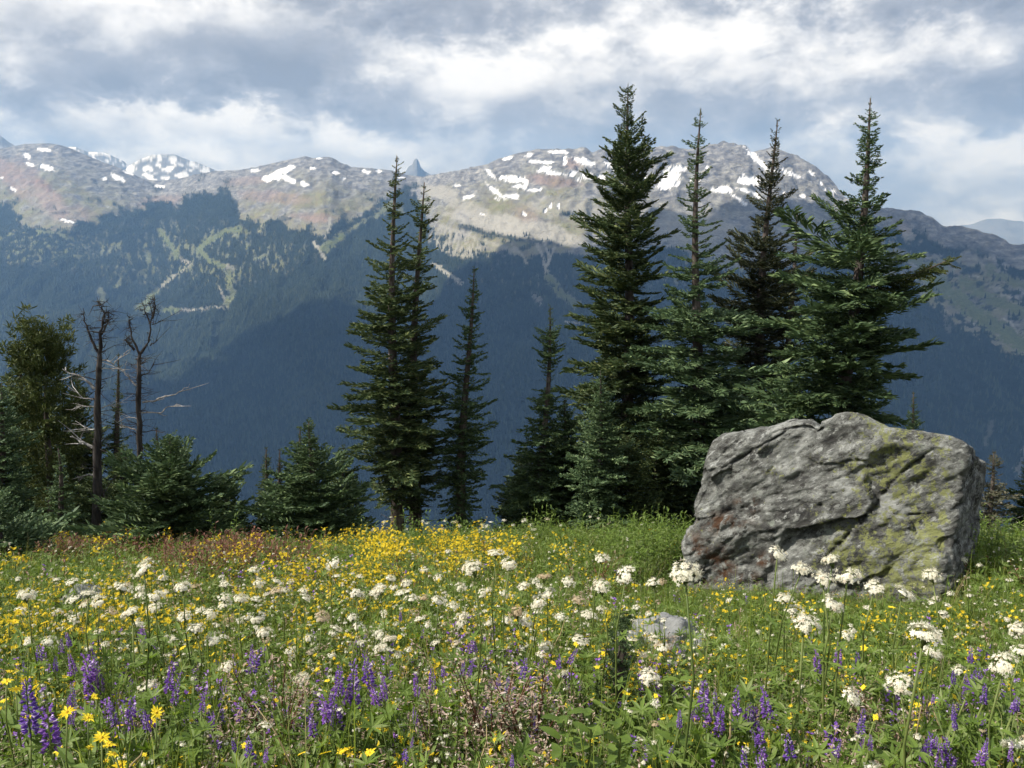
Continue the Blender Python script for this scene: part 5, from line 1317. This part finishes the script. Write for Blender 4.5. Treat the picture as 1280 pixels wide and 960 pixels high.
ARN = [(127, 922, 27, 'tall yellow arnica, upper of the bright trio in the left corner'), (136, 932, 22, 'yellow arnica, middle of the bright trio in the left corner'), (143, 943, 24, 'yellow arnica, lowest of the bright trio in the left corner'), (84, 890, 24, 'full yellow arnica left of the violet clump'), (110, 897, 22, 'yellow arnica touching the violet clump'), (74, 938, 18, 'small yellow arnica left of the bright trio'), (150, 957, 22, 'yellow arnica cut by the bottom edge at the left'),
       (113, 934, 14, 'half-open yellow arnica beside the bright trio'), (377, 942, 15, 'little yellow arnica left of the bottom row of three'), (407, 941, 20, 'yellow arnica, left of the bottom row of three'), (431, 938, 20, 'yellow arnica, middle of the bottom row of three'), (462, 941, 21, 'yellow arnica, right of the bottom row of three'), (196, 890, 22, 'yellow arnica pair-mate right of the violet clump'), (190, 902, 16, 'small yellow arnica right of the violet clump'),
       (1228, 945, 21, 'yellow arnica among dark lupines at the bottom right'), (8, 852, 20, 'yellow arnica at the left edge, upper one'), (20, 862, 20, 'yellow arnica at the left edge, lower one'), (30, 850, 16, 'yellow arnica beside the edge pair at the left'), (150, 907, 15, 'small yellow arnica under the violet clump'), (5, 876, 16, 'yellow arnica cut by the left edge')]
for k, (px, py, sz, lb) in enumerate(ARN): arnica(px, py, sz, lb, 'yellow arnicas', k)
ar = np.random.default_rng(71)
small = []
for k in range(110):
    c = [(40, 855, 50, 30), (250, 880, 120, 40), (840, 880, 80, 40), (1180, 870, 110, 50), (600, 850, 140, 40), (120, 780, 120, 30)][k % 6]
    px, py = ar.normal(c[0], c[2]), ar.normal(c[1], c[3])
    if 0 < px < 1280 and 700 < py < 955: small.append((px, py, ar.uniform(8, 13)))
def a_cell(it): return ('upper' if it[1] < 820 else 'middle' if it[1] < 880 else 'bottom') + ' band of the ' + ('left' if it[0] < 330 else 'middle' if it[0] < 760 else 'right') + ' foreground'
rk = rank(small, a_cell)
for k, (px, py, sz) in enumerate(small):
    o_, c_ = rk[k]; arnica(px, py, sz, 'small yellow arnica, ' + o_ + ' from left in the ' + c_, 'small yellow arnicas', k + 50)

# ------------------------------------------------------------------ other plants that stand out
conifer('pine_seedling', (778, 780), 778, 3.0, [(772, 5), (790, 22), (815, 32), (850, 36)], 'small pine seedling in front of the small pale rock', 'fir', 41, protos=PINE, per=7, pitch=(60, 20), step=.035, cat='seedling')
def dry_herb(px, py, h_px, label, seed, yd=None):
    rng = np.random.default_rng(seed); x, Yd = on_ground(px, py + h_px, 0.0); Yd = min(Yd, 2.6); x = P(px, py, Yd)[0]
    zt = P(px, py, Yd)[2]; zg = float(ground(x, Yd)); H = zt - zg
    r = empty('dried_herb', (x, Yd, zg))
    for k in range(9):
        mb = MB(); a = rng.uniform(0, 6.283); h = H * rng.uniform(.7, 1.05); tp = V3(math.cos(a) * .13, math.sin(a) * .10, h)
        mb.tube([V3(0, 0, -.02), tp * .5 + V3(0, 0, .03), tp], [.004, .003, .0015], 4)
        o = obj('stem', mb.mesh('stem', G_RED), None, r)
        mb = MB()
        for j in range(60):
            t_ = rng.uniform(.35, 1.05); q_ = V3(tp[0] * t_ + rng.normal(0, .018), tp[1] * t_ + rng.normal(0, .018), h * t_); d = rdir(rng, -.1, .9); L = rng.uniform(.010, .024)
            mb.cur = 0 if j % 3 else 1; mb.leaf(q_, q_ + d * L, L * .42, fold=.3, segs=2)
        obj('dry_leaves', mb.mesh('dry_leaves', [P_PINK, G_GREY]), None, o)
    tag(r, label, 'dried herb', 'dried herbs in the foreground')
dry_herb(615, 838, 120, 'bushy dried herb with pinkish capsules in the bottom middle', 1)
dry_herb(665, 850, 110, 'dried pinkish herb just right of the bushy one', 2)
dry_herb(560, 866, 90, 'dried herb with grey leaves left of the bushy one', 3)
dry_herb(340, 836, 90, 'reddish dry herb in the lower left between lupines', 4)
dry_herb(1110, 870, 80, 'brown dried herb below the largest white head', 5)
def broadleaf(px, py, label, seed):
    rng = np.random.default_rng(seed); Yd = 2.15; x = P(px, py, Yd)[0]; zg = float(ground(x, Yd)); H = P(px, py, Yd)[2] - zg
    r = empty('broadleaf_plant', (x, Yd, zg))
    mb = MB(); mb.tube([V3(0, 0, -.02), V3(.01, 0, H)], [.005, .003], 5); obj('stem', mb.mesh('stem', G_STEM), None, r)
    for k in range(13):
        z = H * (.35 + .65 * k / 12); az = k * 2.4 + rng.uniform(-.3, .3); L = rng.uniform(.045, .08) * (1.1 - .3 * k / 12); mb = MB(); d = V3(math.cos(az), math.sin(az), rng.uniform(.1, .6)); d /= np.linalg.norm(d)
        mb.leaf(V3(0, 0, z), V3(0, 0, z) + d * L, L * .5, bend=rng.uniform(.1, .4), fold=.25, segs=5); obj('leaf', mb.mesh('leaf', G_LEAF, True), None, r)
    tag(r, label, 'leafy plant', 'broad-leaved plants in the foreground')
for k, (px, py, lb) in enumerate([(700, 900, 'broad-leaved green plant at the bottom, left of three'), (735, 890, 'broad-leaved green plant at the bottom, middle of three'), (772, 905, 'broad-leaved green plant at the bottom, right of three'), (845, 905, 'broad-leaved plant at the foot of the tall valerian stalk'), (1090, 925, 'broad-leaved green plant below the round blue lupine'), (240, 920, 'broad-leaved green plant at the bottom left')]): broadleaf(px, py, lb, k)
def stalk(a, b_, depth, label, rad=.0028, mat=None):
    A_, B_ = P(*a, depth), P(*b_, depth + .05); zg = float(ground(A_[0], depth)); d = (B_ - A_); low = A_ - d * max(0, (A_[2] - zg)) / max(.05, d[2])
    mid_ = (A_ + B_) / 2 + V3(.01, 0, .005); mb = MB(); mb.tube([low - A_, V3(0, 0, 0), mid_ - A_, B_ - A_], [rad * 1.2, rad, rad * .8, rad * .4], 5)
    o = obj('dry_stalk', mb.mesh('dry_stalk', mat or G_DRY, True)); o.location = Vector(A_); tag(o, label, 'dry stalk', 'dry stalks in the foreground')
stalk((904, 958), (913, 884), 2.2, 'thick brown broken stalk at the bottom right of the middle', .0045)
stalk((1130, 958), (1152, 880), 2.1, 'pale dry stalk leaning right below the largest white head')
stalk((365, 958), (318, 880), 2.2, 'pale dry stalk leaning left at the bottom left')
stalk((690, 812), (706, 775), 3.6, 'straw-yellow stalk beside the blooms in the middle')
stalk((600, 952), (608, 905), 2.1, 'thin pale stalk at the foot of the dried herb')
stalk((1180, 955), (1164, 880), 2.2, 'straw stalk crossing the stems of the largest white head')
stalk((165, 955), (178, 938), 2.0, 'short pale seed stalk beside the left arnicas')
mb = MB(); orr = np.random.default_rng(4)
for _ in range(70):
    q_ = V3(orr.normal(0, .05), orr.normal(0, .05), orr.uniform(.02, .24)); d = rdir(orr, -.2, 1); mb.leaf(q_, q_ + d * .07, .022, segs=2)
x, y = on_ground(322, 692, 0); o = obj('dead_sprig', mb.mesh('dead_sprig', G_ORANGE)); o.location = (x, y, float(ground(x, y))); tag(o, 'rust-orange dead sprig between the two fir bushes', 'dead branch')

# ------------------------------------------------------------------ the air between here and the far slopes
def box_mesh(name, lo, hi):
    xs, ys, zs = zip(lo, hi)
    v = [(x, y, z) for x in xs for y in ys for z in zs]
    return v, [(0, 1, 3, 2), (4, 6, 7, 5), (0, 4, 5, 1), (2, 3, 7, 6), (0, 2, 6, 4), (1, 5, 7, 3)]
v, f = box_mesh('haze', (-17000, -300, -1400), (32000, 15500, 1150))
hm = bpy.data.meshes.new('haze'); hm.from_pydata(v, [], f); hm.update()
hmat = bpy.data.materials.new('haze'); hmat.use_nodes = True
t = NT(hmat.node_tree); t.n.clear()
pv = t.node('ShaderNodeVolumePrincipled')
pv.inputs['Color'].default_value = (0.27, 0.52, 1.0, 1); pv.inputs['Absorption Color'].default_value = (0.35, 0.35, 0.35, 1); pv.inputs['Density'].default_value = 7.4e-5; pv.inputs['Anisotropy'].default_value = 0.15
t.l.new(pv.outputs[0], t.node('ShaderNodeOutputMaterial').inputs['Volume'])
tag(obj('haze', hm, hmat), 'thin blue summer haze filling the valley', 'haze', kind='stuff')

# a fair-weather cloud high over the valley, above the picture, whose shade lies on the middle of the far forest
def cloud(label, cx, cy, cz, rx, ry, rz, seed):
    th = np.linspace(0, 2 * np.pi, 97)[:-1]; ph = np.linspace(-np.pi / 2, np.pi / 2, 33)
    TH, PH = np.meshgrid(th, ph)
    dx, dy, dz = np.cos(PH) * np.cos(TH), np.cos(PH) * np.sin(TH), np.sin(PH)
    k = 1 + 0.42 * fbm(dx * 1.7, dy * 1.7, dz * 1.7, 4, seed) + 0.30 * fbm(dx * 5, dy * 5, dz * 5, 4, seed + 5)
    V = np.stack([cx + rx * k * dx, cy + ry * k * dy, cz + rz * np.where(dz < 0, 0.35, 1.0) * k * dz], -1)
    r, c = TH.shape; i = (np.arange(r - 1)[:, None] * c + np.arange(c)[None, :]).ravel(); j = (np.arange(r - 1)[:, None] * c + (np.arange(c) + 1) % c).ravel()
    me = mesh_np('cloud', V.reshape(-1, 3), np.stack([i, j, j + c, i + c], 1), True)
    tag(obj('cloud', me, M_CLOUD), label, 'cloud', kind='structure')
def cloud_mat(t):
    b = t.node('ShaderNodeBsdfDiffuse'); b.inputs[0].default_value = (.85, .87, .9, 1)
    tr = t.node('ShaderNodeBsdfTranslucent'); tr.inputs[0].default_value = (.75, .78, .82, 1)
    m = t.node('ShaderNodeMixShader'); m.inputs[0].default_value = .45
    t.l.new(b.outputs[0], m.inputs[1]); t.l.new(tr.outputs[0], m.inputs[2]); return m.outputs[0]
M_CLOUD = material('cloud', cloud_mat)
cloud('broad grey cloud over the valley', -1900, 2850, 2500, 2300, 1050, 260, 4)
cloud('ragged unseen cloud fragment added to soften the forest shade edge', -3900, 3500, 2600, 420, 300, 90, 8)  # added out of view to break up the left edge of the cloud shade
cloud('small unseen cloud fragment added to soften the forest shade edge', -4300, 2500, 2500, 330, 220, 80, 9)  # second unseen fragment, added to feather the same shade edge
